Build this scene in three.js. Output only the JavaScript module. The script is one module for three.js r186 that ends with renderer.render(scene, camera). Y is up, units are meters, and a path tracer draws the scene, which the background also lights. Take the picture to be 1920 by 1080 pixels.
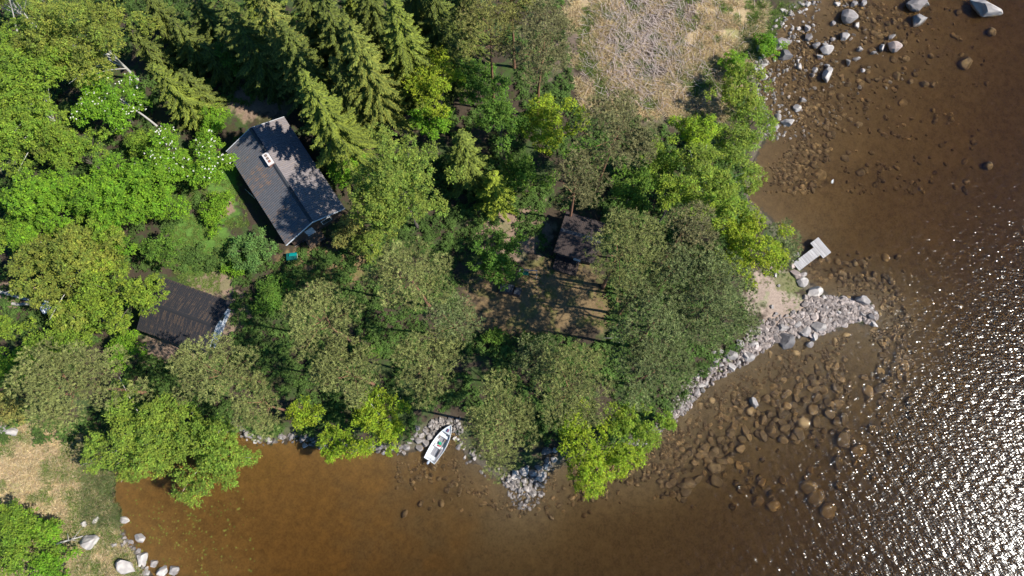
import * as THREE from 'three';
import { Sky } from 'three/addons/objects/Sky.js';
import { mergeVertices } from 'three/addons/utils/BufferGeometryUtils.js';

// ---------------------------------------------------------------- camera: a drone 76 m up, tipped 13 degrees off straight down
const scene = new THREE.Scene();
const FLY = 76, TILT = THREE.MathUtils.degToRad(13), FOCAL = 1280;
const camera = new THREE.PerspectiveCamera(2 * THREE.MathUtils.radToDeg(Math.atan(540 / FOCAL)), 16 / 9, 0.5, 3000);
camera.position.set(0, FLY, 0);
camera.up.set(0, Math.sin(TILT), -Math.cos(TILT));
camera.lookAt(0, FLY - Math.cos(TILT), -Math.sin(TILT));

// ---------------------------------------------------------------- sky, sun, exposure
const SUN_UP = THREE.MathUtils.degToRad(46.5);
const sunDir = new THREE.Vector3(0.984 * Math.cos(SUN_UP), Math.sin(SUN_UP), 0.178 * Math.cos(SUN_UP)).normalize();
const sky = new Sky();
sky.scale.setScalar(2000);
sky.material.uniforms.sunPosition.value.copy(sunDir);
sky.material.uniforms.turbidity.value = 3;
sky.material.uniforms.rayleigh.value = 1.2;
sky.material.uniforms.mieCoefficient.value = 0.004;
sky.material.uniforms.cloudCoverage.value = 0;
sky.name = 'sky'; sky.userData.kind = 'structure';
scene.add(sky);
scene.environmentIntensity = 0.095;
const sun = new THREE.DirectionalLight(new THREE.Color(1, 0.955, 0.87), 4.4);
sun.name = 'sun';
sun.position.copy(sunDir).multiplyScalar(200).add(new THREE.Vector3(0, 0, -20));
sun.target.position.set(0, 0, -20);
sun.castShadow = true; sun.shadow.mapSize.set(4096, 4096);
Object.assign(sun.shadow.camera, { left: -90, right: 90, top: 90, bottom: -90, near: 10, far: 400 });
scene.add(sun, sun.target);
const renderer = new THREE.WebGLRenderer({ antialias: true });
renderer.toneMapping = THREE.LinearToneMapping;
renderer.toneMappingExposure = 1.5;
renderer.shadowMap.enabled = true;

// ---------------------------------------------------------------- helpers
let seedNow = 1;
function rng(seed) { let a = (seed * 2654435761) >>> 0; return () => { a = (a + 0x6D2B79F5) >>> 0; let t = Math.imul(a ^ (a >>> 15), 1 | a); t = (t + Math.imul(t ^ (t >>> 7), 61 | t)) ^ t; return ((t ^ (t >>> 14)) >>> 0) / 4294967296; }; }
function hash2(x, y) { let h = Math.imul(x, 374761393) + Math.imul(y, 668265263) | 0; h = Math.imul(h ^ (h >>> 13), 1274126177); return ((h ^ (h >>> 16)) >>> 0) / 4294967296; }
function noise2(x, y) { const ix = Math.floor(x), iy = Math.floor(y), fx = x - ix, fy = y - iy, s = fx * fx * (3 - 2 * fx), t = fy * fy * (3 - 2 * fy); const a = hash2(ix, iy), b = hash2(ix + 1, iy), c = hash2(ix, iy + 1), d = hash2(ix + 1, iy + 1); return a + (b - a) * s + (c - a) * t + (a - b - c + d) * s * t; }
function fbm(x, y, n = 4) { let v = 0, a = 0.5, m = 0; for (let i = 0; i < n; i++) { v += a * noise2(x, y); m += a; a *= 0.5; x = x * 2.03 + 17.1; y = y * 2.03 + 9.7; } return v / m; }
function noise3(x, y, z) { const iz = Math.floor(z), f = z - iz, s = f * f * (3 - 2 * f); const a = noise2(x + iz * 31.7, y - iz * 17.3), b = noise2(x + (iz + 1) * 31.7, y - (iz + 1) * 17.3); return a + (b - a) * s; }
const clamp = THREE.MathUtils.clamp, smooth = THREE.MathUtils.smoothstep, lerp = THREE.MathUtils.lerp;
// survey of the aerial photograph: where a point of it lies on the level h metres above the lake, and the metres one of its pixels spans there
function at(px, py, h = 0) { const a = (px - 960) / FOCAL, u = (540 - py) / FOCAL, dy = -Math.cos(TILT) + u * Math.sin(TILT), dz = -Math.sin(TILT) - u * Math.cos(TILT), t = (FLY - h) / -dy; return new THREE.Vector3(a * t, h, dz * t); }
function span(px, py, h = 0) { const u = (540 - py) / FOCAL; return (FLY - h) / (Math.cos(TILT) - u * Math.sin(TILT)) / FOCAL; }
function survey(x, z) { const F = FLY * Math.cos(TILT) - z * Math.sin(TILT), U = -FLY * Math.sin(TILT) - z * Math.cos(TILT); return [960 + FOCAL * x / F, 540 - FOCAL * U / F]; }
const taken = {};
function numbered(n) { taken[n] = (taken[n] ?? -1) + 1; return taken[n] ? n + '_' + String(taken[n]).padStart(3, '0') : n; }
function shade(o) { o.traverse((m) => { if (m.isMesh) { m.castShadow = true; m.receiveShadow = true; } }); return o; }
function tag(o, label, category, group, kind) { if (label) o.userData.label = label; if (category) o.userData.category = category; if (group) o.userData.group = group; if (kind) o.userData.kind = kind; return o; }
function top(o, name, label, category, group, kind) { o.name = numbered(name); tag(o, label, category, group, kind); shade(o); scene.add(o); return o; }
function part(parent, name, geo, mat, label) { const m = new THREE.Mesh(geo, mat); m.name = name; m.castShadow = m.receiveShadow = true; if (label) m.userData.label = label; parent.add(m); return m; }
const C = (r, g, b) => new THREE.Color().setRGB(r, g, b);
const std = (r, g, b, rough = 0.9, more = {}) => new THREE.MeshStandardMaterial({ color: C(r, g, b), roughness: rough, ...more });
function box(w, h, d, x = 0, y = 0, z = 0) { const g = new THREE.BoxGeometry(w, h, d); g.translate(x, y, z); return g; }
function rod(a, b, r0, r1 = r0, seg = 6) { const d = b.clone().sub(a), g = new THREE.CylinderGeometry(r1, r0, d.length(), seg, 1); g.translate(0, d.length() / 2, 0); g.applyQuaternion(new THREE.Quaternion().setFromUnitVectors(new THREE.Vector3(0, 1, 0), d.clone().normalize())); g.translate(a.x, a.y, a.z); return g; }
const V = (x, y, z) => new THREE.Vector3(x, y, z);

// ---------------------------------------------------------------- shoreline and ground form
const shorePx = [[1530, -60], [1505, 8], [1470, 28], [1452, 60], [1440, 95], [1424, 118], [1416, 150], [1424, 175], [1432, 205], [1446, 235], [1430, 262], [1412, 300], [1404, 335], [1402, 375], [1428, 398], [1462, 430], [1484, 462], [1490, 492], [1506, 512], [1512, 528], [1528, 545], [1560, 557], [1600, 566], [1632, 574], [1642, 590], [1632, 604], [1604, 598], [1580, 606], [1552, 618], [1530, 626], [1500, 625], [1470, 634], [1440, 640], [1415, 655], [1395, 672], [1360, 690], [1325, 712], [1298, 735], [1282, 762], [1255, 785], [1225, 812], [1180, 838], [1120, 855], [1060, 862], [1030, 880], [1005, 898], [985, 915], [965, 912], [940, 898], [905, 876], [872, 850], [862, 822], [852, 795], [832, 792], [812, 806], [796, 832], [765, 846], [720, 842], [660, 838], [600, 832], [560, 818], [520, 826], [480, 826], [450, 806], [425, 800], [380, 822], [300, 840], [235, 848], [210, 870], [203, 910], [206, 945], [216, 970], [228, 1005], [252, 1040], [282, 1085], [300, 1140]];
const shore = shorePx.map(([x, y]) => { const p = at(x, y); return [p.x, p.z]; });
shore.push([-48, 60], [-420, 200], [-420, -500], [60, -500]);
function landSide(x, z) { // signed metres to the shoreline, positive on land
  let best = 1e9, inside = false;
  for (let i = 0, j = shore.length - 1; i < shore.length; j = i++) {
    const [ax, az] = shore[j], [bx, bz] = shore[i], dx = bx - ax, dz = bz - az, t = clamp(((x - ax) * dx + (z - az) * dz) / (dx * dx + dz * dz), 0, 1), ex = x - ax - t * dx, ez = z - az - t * dz, d = ex * ex + ez * ez;
    if (d < best) best = d;
    if ((az > z) !== (bz > z) && x < (bx - ax) * (z - az) / (bz - az) + ax) inside = !inside;
  }
  return (inside ? 1 : -1) * Math.sqrt(best);
}
// shallows: [px, py, reach x, reach y, fall per metre, greatest depth]
const shallows = [[1580, 90, 260, 230, 0.035, 1.3], [1480, 260, 110, 130, 0.06, 1.3], [1440, 720, 190, 120, 0.075, 1.2], [1620, 600, 70, 60, 0.09, 1.3], [960, 930, 80, 60, 0.075, 1.4], [330, 980, 240, 190, 0.045, 0.75], [600, 930, 240, 130, 0.075, 1.0], [1180, 870, 120, 60, 0.09, 1.4]];
function depthAt(x, z, d) {
  const [px, py] = survey(x, z);
  let w = 0.25, s = 0.2 * 0.25, m = 1.3 * 0.25;
  for (const [ax, ay, rx, ry, f, g] of shallows) { const q = ((px - ax) / rx) ** 2 + ((py - ay) / ry) ** 2, k = Math.exp(-q * 1.3) * 3; w += k; s += k * f; m += k * g; }
  s /= w; m /= w;
  return 0.02 + m * (1 - Math.exp(-d * s / m)) + (fbm(x * 0.35, z * 0.35, 3) - 0.5) * 0.12 * Math.min(1, d * 0.3);
}
function groundAt(x, z, d = landSide(x, z)) {
  if (d < 0) return -depthAt(x, z, -d);
  const rise = 1.5 * (1 - Math.exp(-d * 0.16));
  return 0.02 + rise + (fbm(x * 0.25 + 40, z * 0.25, 4) - 0.5) * 0.5 * Math.min(1, d * 0.25) + (fbm(x * 1.7, z * 1.7, 3) - 0.5) * 0.14 * Math.min(1, d);
}
// ---------------------------------------------------------------- ground and lake bed: one sheet, fine in view and coarse beyond
function axis(lo, hi, step, far) { const a = []; let s = step, v = lo; while (v > -far) { s *= 1.35; v -= s; a.unshift(v); } for (let x = lo; x <= hi + 1e-6; x += step) a.push(x); s = step; v = hi; while (v < far) { s *= 1.35; v += s; a.push(v); } return a; }
const X0 = -70, X1 = 70, Z0 = -60, Z1 = 20;
{
  const xs = axis(X0, X1, 0.28, 900), zs = axis(Z0, Z1, 0.28, 900), n = xs.length, m = zs.length, pos = new Float32Array(n * m * 3), uv = new Float32Array(n * m * 2), idx = new Uint32Array((n - 1) * (m - 1) * 6);
  for (let j = 0, k = 0; j < m; j++) for (let i = 0; i < n; i++, k++) { pos[k * 3] = xs[i]; pos[k * 3 + 1] = groundAt(xs[i], zs[j]); pos[k * 3 + 2] = zs[j]; uv[k * 2] = (xs[i] - X0) / (X1 - X0); uv[k * 2 + 1] = (zs[j] - Z0) / (Z1 - Z0); }
  for (let j = 0, k = 0; j < m - 1; j++) for (let i = 0; i < n - 1; i++) { const a = j * n + i; idx.set([a, a + n, a + 1, a + 1, a + n, a + n + 1], k); k += 6; }
  const g = new THREE.BufferGeometry(); g.setAttribute('position', new THREE.BufferAttribute(pos, 3)); g.setAttribute('uv', new THREE.BufferAttribute(uv, 2)); g.setIndex(new THREE.BufferAttribute(idx, 1)); g.computeVertexNormals();
  // what lies on the ground: [px, py, reach x, reach y, kind]
  const KIND = { litter: [0.06, 0.043, 0.027], moss: [0.05, 0.075, 0.02], lawn: [0.10, 0.19, 0.03], straw: [0.42, 0.31, 0.175], needles: [0.20, 0.135, 0.065], gravel: [0.36, 0.27, 0.21], dirt: [0.27, 0.185, 0.13], mud: [0.19, 0.135, 0.07], silt: [0.25, 0.135, 0.032], sand: [0.2, 0.13, 0.06], drymoss: [0.17, 0.16, 0.07], brush: [0.15, 0.11, 0.08] };
  const patches = [[390, 470, 70, 75, 'lawn'], [425, 350, 40, 60, 'lawn'], [340, 560, 80, 40, 'moss'], [90, 900, 140, 120, 'straw'], [200, 1030, 80, 70, 'straw'], [60, 830, 70, 40, 'straw'], [1200, 60, 170, 90, 'brush'], [1120, 120, 90, 70, 'brush'], [1340, 90, 90, 100, 'brush'], [1260, 190, 120, 60, 'brush'], [1100, 40, 40, 40, 'straw'], [1360, 30, 70, 40, 'straw'], [1330, 80, 60, 20, 'straw'], [1130, 150, 30, 30, 'straw'], [1010, 570, 150, 80, 'needles'], [620, 500, 110, 40, 'needles'], [960, 440, 80, 60, 'dirt'], [1440, 545, 50, 50, 'gravel'], [1490, 585, 90, 35, 'gravel'], [1478, 532, 36, 20, 'drymoss'], [410, 540, 45, 25, 'dirt'], [440, 590, 40, 50, 'dirt'], [320, 665, 60, 30, 'dirt'], [420, 390, 25, 25, 'dirt'], [770, 230, 40, 30, 'dirt'], [500, 190, 60, 50, 'dirt'], [40, 555, 60, 25, 'dirt']];
  const W = 2048, Hh = 1170, data = new Uint8Array(W * Hh * 4);
  const boxes = patches.map(([ax, ay, rx, ry, k]) => [ax, ay, rx, ry, KIND[k], k]);
  const sd = new Float32Array(257 * 147);
  for (let j = 0; j < 147; j++) for (let i = 0; i < 257; i++) sd[j * 257 + i] = landSide(X0 + (X1 - X0) * i / 256, Z0 + (Z1 - Z0) * j / 146);
  const enc = (v) => 255 * (v <= 0.0031308 ? v * 12.92 : 1.055 * v ** (1 / 2.4) - 0.055);
  for (let j = 0; j < Hh; j++) for (let i = 0; i < W; i++) {
    const x = X0 + (X1 - X0) * (i + 0.5) / W, z = Z0 + (Z1 - Z0) * (j + 0.5) / Hh;
    const u = (i + 0.5) / W * 256, v = (j + 0.5) / Hh * 146, iu = Math.floor(u), iv = Math.floor(v), fu = u - iu, fv = v - iv, q = iv * 257 + iu;
    const d = lerp(lerp(sd[q], sd[q + 1], fu), lerp(sd[q + 257], sd[q + 258], fu), fv);
    const n1 = fbm(x * 0.5, z * 0.5, 3), n2 = fbm(x * 2.2 + 50, z * 2.2, 3), n3 = noise2(x * 9, z * 9), n4 = noise2(x * 19 + 7, z * 19);
    let r, gg, b;
    if (d < -0.3 + (n2 - 0.5) * 1.2) { // lake bed: brown silt with paler sand and dark weed
      const [px, py] = survey(x, z), bay = smooth(980 - px + (n1 - 0.5) * 260, 0, 420), sandy = smooth(620 - py + (n1 - 0.5) * 200, 0, 260), k = 0.72 + 0.4 * n2 + 0.35 * (n3 - 0.5), s = smooth(n1, 0.5, 0.7) * 0.25, c = [0, 1, 2].map((q) => lerp(lerp(KIND.mud[q], KIND.sand[q], sandy), KIND.silt[q], bay));
      r = c[0] * k + s * 0.06; gg = c[1] * k + s * 0.042; b = c[2] * k + s * 0.02;
    } else {
      const [px, py] = survey(x, z), wob = (n1 - 0.5) * 1.1 + (n2 - 0.5) * 0.8;
      const mossy = smooth(n1 * 0.6 + n2 * 0.4, 0.48, 0.6);
      r = lerp(KIND.litter[0], KIND.moss[0], mossy); gg = lerp(KIND.litter[1], KIND.moss[1], mossy); b = lerp(KIND.litter[2], KIND.moss[2], mossy);
      for (const [ax, ay, rx, ry, c] of boxes) { const e = Math.hypot((px - ax) / rx, (py - ay) / ry); if (e > 1.8) continue; const k = smooth(1.05 - e + wob * 0.7, 0, 0.3); r = lerp(r, c[0], k); gg = lerp(gg, c[1], k); b = lerp(b, c[2], k); }
      if (d < 1.6) { const k = smooth(1.6 - d + wob, 0.2, 1.2) * 0.8; r = lerp(r, 0.13, k); gg = lerp(gg, 0.105, k); b = lerp(b, 0.075, k); }
      const greenish = smooth(fbm(x * 0.9 + 90, z * 0.9, 3), 0.55, 0.68) * 0.55; r = lerp(r, r * 0.55 + 0.02, greenish); gg = lerp(gg, gg * 0.8 + 0.03, greenish); b = lerp(b, b * 0.5, greenish);
      const k = 0.62 + 0.4 * n3 + 0.36 * n4; r *= k; gg *= k; b *= k;
    }
    const o = (j * W + i) * 4; data[o] = enc(clamp(r, 0, 1)); data[o + 1] = enc(clamp(gg, 0, 1)); data[o + 2] = enc(clamp(b, 0, 1)); data[o + 3] = 255;
  }
  const map = new THREE.DataTexture(data, W, Hh); map.colorSpace = THREE.SRGBColorSpace; map.magFilter = THREE.LinearFilter; map.wrapS = map.wrapT = THREE.MirroredRepeatWrapping; map.needsUpdate = true;
  top(new THREE.Mesh(g, new THREE.MeshStandardMaterial({ map, roughness: 1 })), 'ground', 'forest floor, meadow and brown lake bed of the point', null, null, 'structure');
}

// ---------------------------------------------------------------- the lake: brown clear water over the bed
{
  const N = 1024, TILE = 26, h = new Float32Array(N * N * 4), r = rng(77), waves = [];
  const wind = Math.atan2(0.95, 0.3);
  for (let i = 0; i < 90; i++) {
    const len = 0.15 * Math.pow(11, Math.pow(r(), 1.6)), k = TILE / len, dir = wind + (r() + r() + r() - 1.5) * 1.15;
    const kx = Math.round(k * Math.cos(dir)), kz = Math.round(k * Math.sin(dir));
    if (!kx && !kz) continue;
    waves.push([kx, kz, r() * 6.283, Math.pow(TILE / Math.hypot(kx, kz), 1.0)]);
  }
  let steep = 0; for (const [kx, kz, , a] of waves) steep += (a * 2 * Math.PI * Math.hypot(kx, kz) / TILE) ** 2 / 2;
  const SLOPE = 0.112, scale = SLOPE / Math.sqrt(steep);
  const sin = new Float32Array(4096); for (let i = 0; i < 4096; i++) sin[i] = Math.sin(i / 4096 * 6.2831853);
  const f = new Float32Array(N * N);
  for (const [kx, kz, p, a] of waves) { const ph = p / 6.2831853 * 4096; for (let j = 0; j < N; j++) for (let i = 0; i < N; i++) f[j * N + i] += a * scale * sin[((kx * i + kz * j) * 4 + ph) & 4095]; }
  let lo = 1e9, hi = -1e9; for (const v of f) { if (v < lo) lo = v; if (v > hi) hi = v; }
  for (let i = 0; i < N * N; i++) { const v = (f[i] - lo) / (hi - lo); h[i * 4] = h[i * 4 + 1] = h[i * 4 + 2] = v; h[i * 4 + 3] = 1; }
  const bump = new THREE.DataTexture(h, N, N, THREE.RGBAFormat, THREE.FloatType); bump.wrapS = bump.wrapT = THREE.RepeatWrapping; bump.magFilter = THREE.LinearFilter; bump.needsUpdate = true;
  const S = 900, g = new THREE.PlaneGeometry(2 * S, 2 * S, 1, 1); g.rotateX(-Math.PI / 2);
  const p = g.attributes.position, uv = g.attributes.uv; for (let i = 0; i < p.count; i++) uv.setXY(i, p.getX(i) / TILE, -p.getZ(i) / TILE);
  const water = new THREE.MeshPhysicalMaterial({ color: 0xffffff, roughness: 0.16, transmission: 1, thickness: 2, ior: 1.333, attenuationColor: C(0.68, 0.605, 0.45), attenuationDistance: 1, bumpMap: bump, bumpScale: hi - lo });
  top(new THREE.Mesh(g, water), 'lake_water', 'brown rippled lake water glittering towards the sun', null, null, 'structure');
}
// ---------------------------------------------------------------- trees: leaf by leaf
class Leaves {
  constructor(n = 20000) { this.p = new Float32Array(n * 9); this.c = new Float32Array(n * 9); this.n = 0; }
  tri(ax, ay, az, bx, by, bz, cx, cy, cz, r, g, b, r2 = r, g2 = g, b2 = b) {
    if (this.n * 9 + 9 > this.p.length) { const p = new Float32Array(this.p.length * 2), c = new Float32Array(this.c.length * 2); p.set(this.p); c.set(this.c); this.p = p; this.c = c; }
    const o = this.n++ * 9, p = this.p, c = this.c;
    p[o] = ax; p[o + 1] = ay; p[o + 2] = az; p[o + 3] = bx; p[o + 4] = by; p[o + 5] = bz; p[o + 6] = cx; p[o + 7] = cy; p[o + 8] = cz;
    c[o] = r; c[o + 1] = g; c[o + 2] = b; c[o + 3] = r; c[o + 4] = g; c[o + 5] = b; c[o + 6] = r2; c[o + 7] = g2; c[o + 8] = b2;
  }
  // a leaf: base at x, y, z, pointing along d, faced by n (not yet square to d)
  leaf(x, y, z, dx, dy, dz, nx, ny, nz, len, wid, r, g, b, r2, g2, b2) {
    let sx = dy * nz - dz * ny, sy = dz * nx - dx * nz, sz = dx * ny - dy * nx; const s = wid * 0.5 / (Math.hypot(sx, sy, sz) + 1e-6), e = len / (Math.hypot(dx, dy, dz) + 1e-6);
    sx *= s; sy *= s; sz *= s;
    this.tri(x + sx, y + sy, z + sz, x - sx, y - sy, z - sz, x + dx * e, y + dy * e, z + dz * e, r, g, b, r2, g2, b2);
  }
  build() { const g = new THREE.BufferGeometry(); g.setAttribute('position', new THREE.BufferAttribute(this.p.slice(0, this.n * 9), 3)); g.setAttribute('color', new THREE.BufferAttribute(this.c.slice(0, this.n * 9), 3)); return g; }
}
const leafMat = (through) => new THREE.MeshPhysicalMaterial({ color: 0xffffff, vertexColors: true, roughness: 0.92, transmission: through, thickness: 0, side: THREE.DoubleSide, flatShading: true, specularIntensity: 0.5 });
const M = { leaf: leafMat(0.42), needle: leafMat(0.12), petal: new THREE.MeshStandardMaterial({ color: C(0.82, 0.8, 0.7), roughness: 0.9, side: THREE.DoubleSide, flatShading: true }) };
const barkOf = { birch: std(0.55, 0.52, 0.47), alder: std(0.13, 0.105, 0.085), pine: std(0.26, 0.125, 0.07), spruce: std(0.11, 0.08, 0.06) };
// leaf colours of the kinds of tree, and how far single leaves stray
const TONE = {
  birch: [0.26, 0.38, 0.03], pale: [0.29, 0.39, 0.042], rowan: [0.225, 0.41, 0.018], lime: [0.33, 0.44, 0.02], alder: [0.14, 0.26, 0.024], olive: [0.28, 0.345, 0.045], sallow: [0.28, 0.31, 0.15], lilac: [0.17, 0.32, 0.07], yellow: [0.32, 0.32, 0.075],
  pine: [0.245, 0.265, 0.08], pinegrey: [0.23, 0.22, 0.09], pinegreen: [0.2, 0.24, 0.086], pineolive: [0.25, 0.245, 0.065],
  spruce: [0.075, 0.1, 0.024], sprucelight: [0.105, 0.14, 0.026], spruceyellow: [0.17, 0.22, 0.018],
};
let treeSeed = 100;
const G = (r) => r() + r() + r() - 1.5;
function onSphere(r) { const y = r() * 2 - 1, a = r() * 6.2831853, s = Math.sqrt(1 - y * y); return [s * Math.cos(a), y, s * Math.sin(a)]; }
function trunkGeo(r, height, r0, lean = [0, 0]) {
  const pts = []; for (let i = 0; i <= 5; i++) { const t = i / 5; pts.push(V(lean[0] * t * t + G(r) * 0.06 * height * 0.1, height * t - 0.3, lean[1] * t * t + G(r) * 0.06 * height * 0.1)); }
  const c = new THREE.CatmullRomCurve3(pts), g = new THREE.TubeGeometry(c, 10, 1, 7), p = g.attributes.position, q = V(), o = V();
  for (let i = 0; i < p.count; i++) { const k = Math.floor(i / 8) / 10; c.getPointAt(k, o); q.fromBufferAttribute(p, i).sub(o).multiplyScalar(r0 * (1 - 0.82 * k) * (k < 0.06 ? 1.35 : 1)).add(o); p.setXYZ(i, q.x, q.y, q.z); }
  return { g, c };
}
function limb(a, b, r0) { const mid = a.clone().lerp(b, 0.55); mid.y += a.distanceTo(b) * 0.08; const c = new THREE.QuadraticBezierCurve3(a, mid, b), g = new THREE.TubeGeometry(c, 5, 1, 5), p = g.attributes.position, q = V(), o = V(); for (let i = 0; i < p.count; i++) { const k = Math.floor(i / 6) / 5; c.getPointAt(k, o); q.fromBufferAttribute(p, i).sub(o).multiplyScalar(r0 * (1 - 0.8 * k)).add(o); p.setXYZ(i, q.x, q.y, q.z); } return g; }
function finish(root, name, label, category, group, pos) { root.position.copy(pos); return top(root, name, label, category, group); }
function spotFor(px, py, h) { const p = at(px, py, h); p.y = Math.max(0, groundAt(p.x, p.z)); return p; }

// broad-leaved tree or bush; px, py: middle of the crown, rx, ry: its reach in survey pixels, tall: height of its top
function broadleaf(name, px, py, rx, ry, tall, tone, label, o = {}) {
  const r = rng(treeSeed++), bush = tall < 5.2, mid = tall * (bush ? 0.55 : 0.68), k = span(px, py, mid), Rx = rx * k * 1.1, Rz = ry * k * 1.12, Ry = bush ? tall * 0.5 : Math.min(tall * 0.42, (Rx + Rz) * 0.52);
  const pos = spotFor(px, py, mid), root = new THREE.Group(), R = (Rx + Rz) / 2, cy = tall - Ry;
  const L = new Leaves(), lobes = [], n = Math.round((bush ? 8 : 11) + R * R * 0.95), col = TONE[tone];
  const squash = Array.from({ length: 9 }, (_, i) => (i % 2 ? 0.62 : 0.9) + 0.34 * r()), outline = (a) => { const t = (a / 6.2831853 + 1) % 1 * 9, i = Math.floor(t) % 9, f = t - Math.floor(t); return lerp(squash[i], squash[(i + 1) % 9], f * f * (3 - 2 * f)); };
  for (let i = 0; i < n; i++) {
    const d = onSphere(r); if (d[1] < -0.25) d[1] = -d[1] * 0.5;
    const far = i < 3 ? 0.25 : 0.45 + 0.5 * Math.sqrt(r()), w = outline(Math.atan2(d[2], d[0])), s = R * (0.12 + 0.18 * r() * r() + 0.17 * (1 - far)) * (n > 16 ? 0.92 : 1.12);
    lobes.push([d[0] * Rx * far * w, cy + d[1] * Ry * far, d[2] * Rz * far * w, Math.max(0.35, s), 0.86 + 0.28 * r()]);
  }
  const len = (o.leaf ?? 0.23) * 0.84, hue = 0.93 + 0.14 * r();
  for (const [i, [lx, ly, lz, s, tint]] of lobes.entries()) {
    const twigs = Math.round(s * s * (o.dense ?? 34)) + 4;
    for (let t = 0; t < twigs; t++) {
      const d = onSphere(r); if (d[1] < -0.35 && r() < 0.75) d[1] *= -1;
      const f = s * (0.72 + 0.42 * r()), x = lx + d[0] * f, y = ly + d[1] * f * 0.8, z = lz + d[2] * f;
      let hid = false; for (const [j, q] of lobes.entries()) if (j !== i && (x - q[0]) ** 2 + (y - q[1]) ** 2 * 1.4 + (z - q[2]) ** 2 < (q[3] * 0.66) ** 2) { hid = true; break; }
      if (hid && r() < 0.8) continue;
      const tt = tint * (0.82 + 0.36 * r()), warm = hue * (0.85 + 0.3 * r()), m = 9 + Math.floor(r() * 7);
      for (let q = 0; q < m; q++) {
        const ex = G(r) * 0.28, ey = G(r) * 0.2, ez = G(r) * 0.28, v = tt * (0.5 + 1.0 * r() * r() + 0.15);
        const dx = d[0] + G(r) * 1.3, dy = d[1] * 0.3 - 0.25 + G(r) * 0.7, dz = d[2] + G(r) * 1.3, nx = d[0] * 0.5 + G(r) * 0.75, ny = 0.85 + G(r) * 0.5, nz = d[2] * 0.5 + G(r) * 0.75;
        L.leaf(x + ex, y + ey, z + ez, dx, dy, dz, nx, ny, nz, len * (0.65 + 0.7 * r()), len * 0.8, col[0] * v * warm, col[1] * v, col[2] * v);
      }
    }
  }
  const bark = barkOf[o.bark ?? 'alder'], tr = trunkGeo(r, cy - Ry * 0.05, 0.05 + R * 0.028, [G(r) * 0.4, G(r) * 0.4]);
  part(root, 'trunk', tr.g, bark);
  for (const [lx, ly, lz, s] of lobes.slice(0, bush ? 5 : 12)) part(root, 'branch', limb(tr.c.getPointAt(0.35 + 0.45 * r()), V(lx, ly, lz).add(V(lx * 0.25, s * 0.35, lz * 0.25)), 0.03 + R * 0.008), bark);
  part(root, 'crown', L.build(), M.leaf);
  if (o.flowers) { // flat white umbels on the outer leaves
    const F = new Leaves(800);
    for (let i = 0; i < o.flowers * 1.7; i++) { const l = lobes[Math.floor(r() * lobes.length)], d = onSphere(r); d[1] = Math.abs(d[1]) * 0.8 + 0.2; const x = l[0] + d[0] * l[3], y = l[1] + d[1] * l[3] * 0.85 + 0.06, z = l[2] + d[2] * l[3]; for (let q = 0; q < 6; q++) F.leaf(x + G(r) * 0.06, y + G(r) * 0.03, z + G(r) * 0.06, G(r), 0.1, G(r), G(r) * 0.3, 1, G(r) * 0.3, 0.1, 0.1, 1, 1, 1); }
    part(root, 'blossom', F.build(), M.petal).userData.kind = 'stuff';
  }
  return finish(root, name, label, bush ? 'bush' : 'tree', o.group, pos);
}
// Scots pine: flat clouds of needle tufts on crooked limbs
function pine(px, py, rx, ry, tall, tone, label, o = {}) {
  const r = rng(treeSeed++), mid = tall * 0.82, k = span(px, py, mid), Rx = rx * k * 1.02, Rz = ry * k * 1.02, R = (Rx + Rz) / 2, pos = spotFor(px, py, mid), root = new THREE.Group(), L = new Leaves(), col = TONE[tone], lobes = [];
  const n = Math.round(11 + R * R * 0.8), Ry = Math.min(4.2, R * 0.75);
  for (let i = 0; i < n; i++) {
    const a = i * 2.39996 + r() * 0.7, f = Math.sqrt((i + 0.4) / n) * (0.82 + 0.22 * r()), up = (1 - f * f) * Ry * 0.95 - (i % 3 === 2 ? 1.2 + r() * 1.4 : 0) + G(r) * 0.5;
    lobes.push([Math.cos(a) * Rx * f * 0.92, mid - Ry * 0.35 + up, Math.sin(a) * Rz * f * 0.92, R * (0.15 + 0.11 * r()) + 0.42, 0.82 + 0.36 * r()]);
  }
  for (const [lx, ly, lz, s, tint] of lobes) {
    const tufts = Math.round(s * s * (o.dense ?? 44)) + 6;
    for (let t = 0; t < tufts; t++) {
      const d = onSphere(r); d[1] = Math.abs(d[1]) - 0.15;
      const f = s * (0.55 + 0.5 * r()), x = lx + d[0] * f, y = ly + d[1] * f * 0.8, z = lz + d[2] * f, out = 0.45, v0 = tint * (0.6 + 0.8 * r()), cone = r() < 0.1;
      for (let q = 0; q < 12; q++) {
        const dx = d[0] * out + G(r) * 1.1, dy = 0.5 + G(r) * 0.6, dz = d[2] * out + G(r) * 1.1, v = v0 * (0.75 + 0.5 * r()), b = cone && q < 4;
        L.leaf(x, y, z, dx, dy, dz, G(r), 0.9 + G(r) * 0.5, G(r), 0.19 + 0.13 * r(), 0.055, ...(b ? [0.21 * v, 0.145 * v, 0.075 * v] : [col[0] * v, col[1] * v, col[2] * v]));
      }
    }
  }
  const bark = barkOf.pine, tr = trunkGeo(r, mid + Ry * 0.3, 0.13 + R * 0.022, [G(r) * 0.7, G(r) * 0.7]);
  part(root, 'trunk', tr.g, bark);
  for (const [i, [lx, ly, lz]] of lobes.entries()) if (i % 2 === 0 || i > n * 0.6) { const a = tr.c.getPointAt(clamp((ly - 1.2 - r() * 1.2) / (mid + Ry * 0.3), 0.4, 0.97)); part(root, 'branch', limb(a, V(lx, ly - 0.1, lz), 0.055), bark); }
  part(root, 'crown', L.build(), M.needle);
  return finish(root, 'pine_tree', label, 'tree', o.group ?? 'pines of the grove', pos);
}
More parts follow.
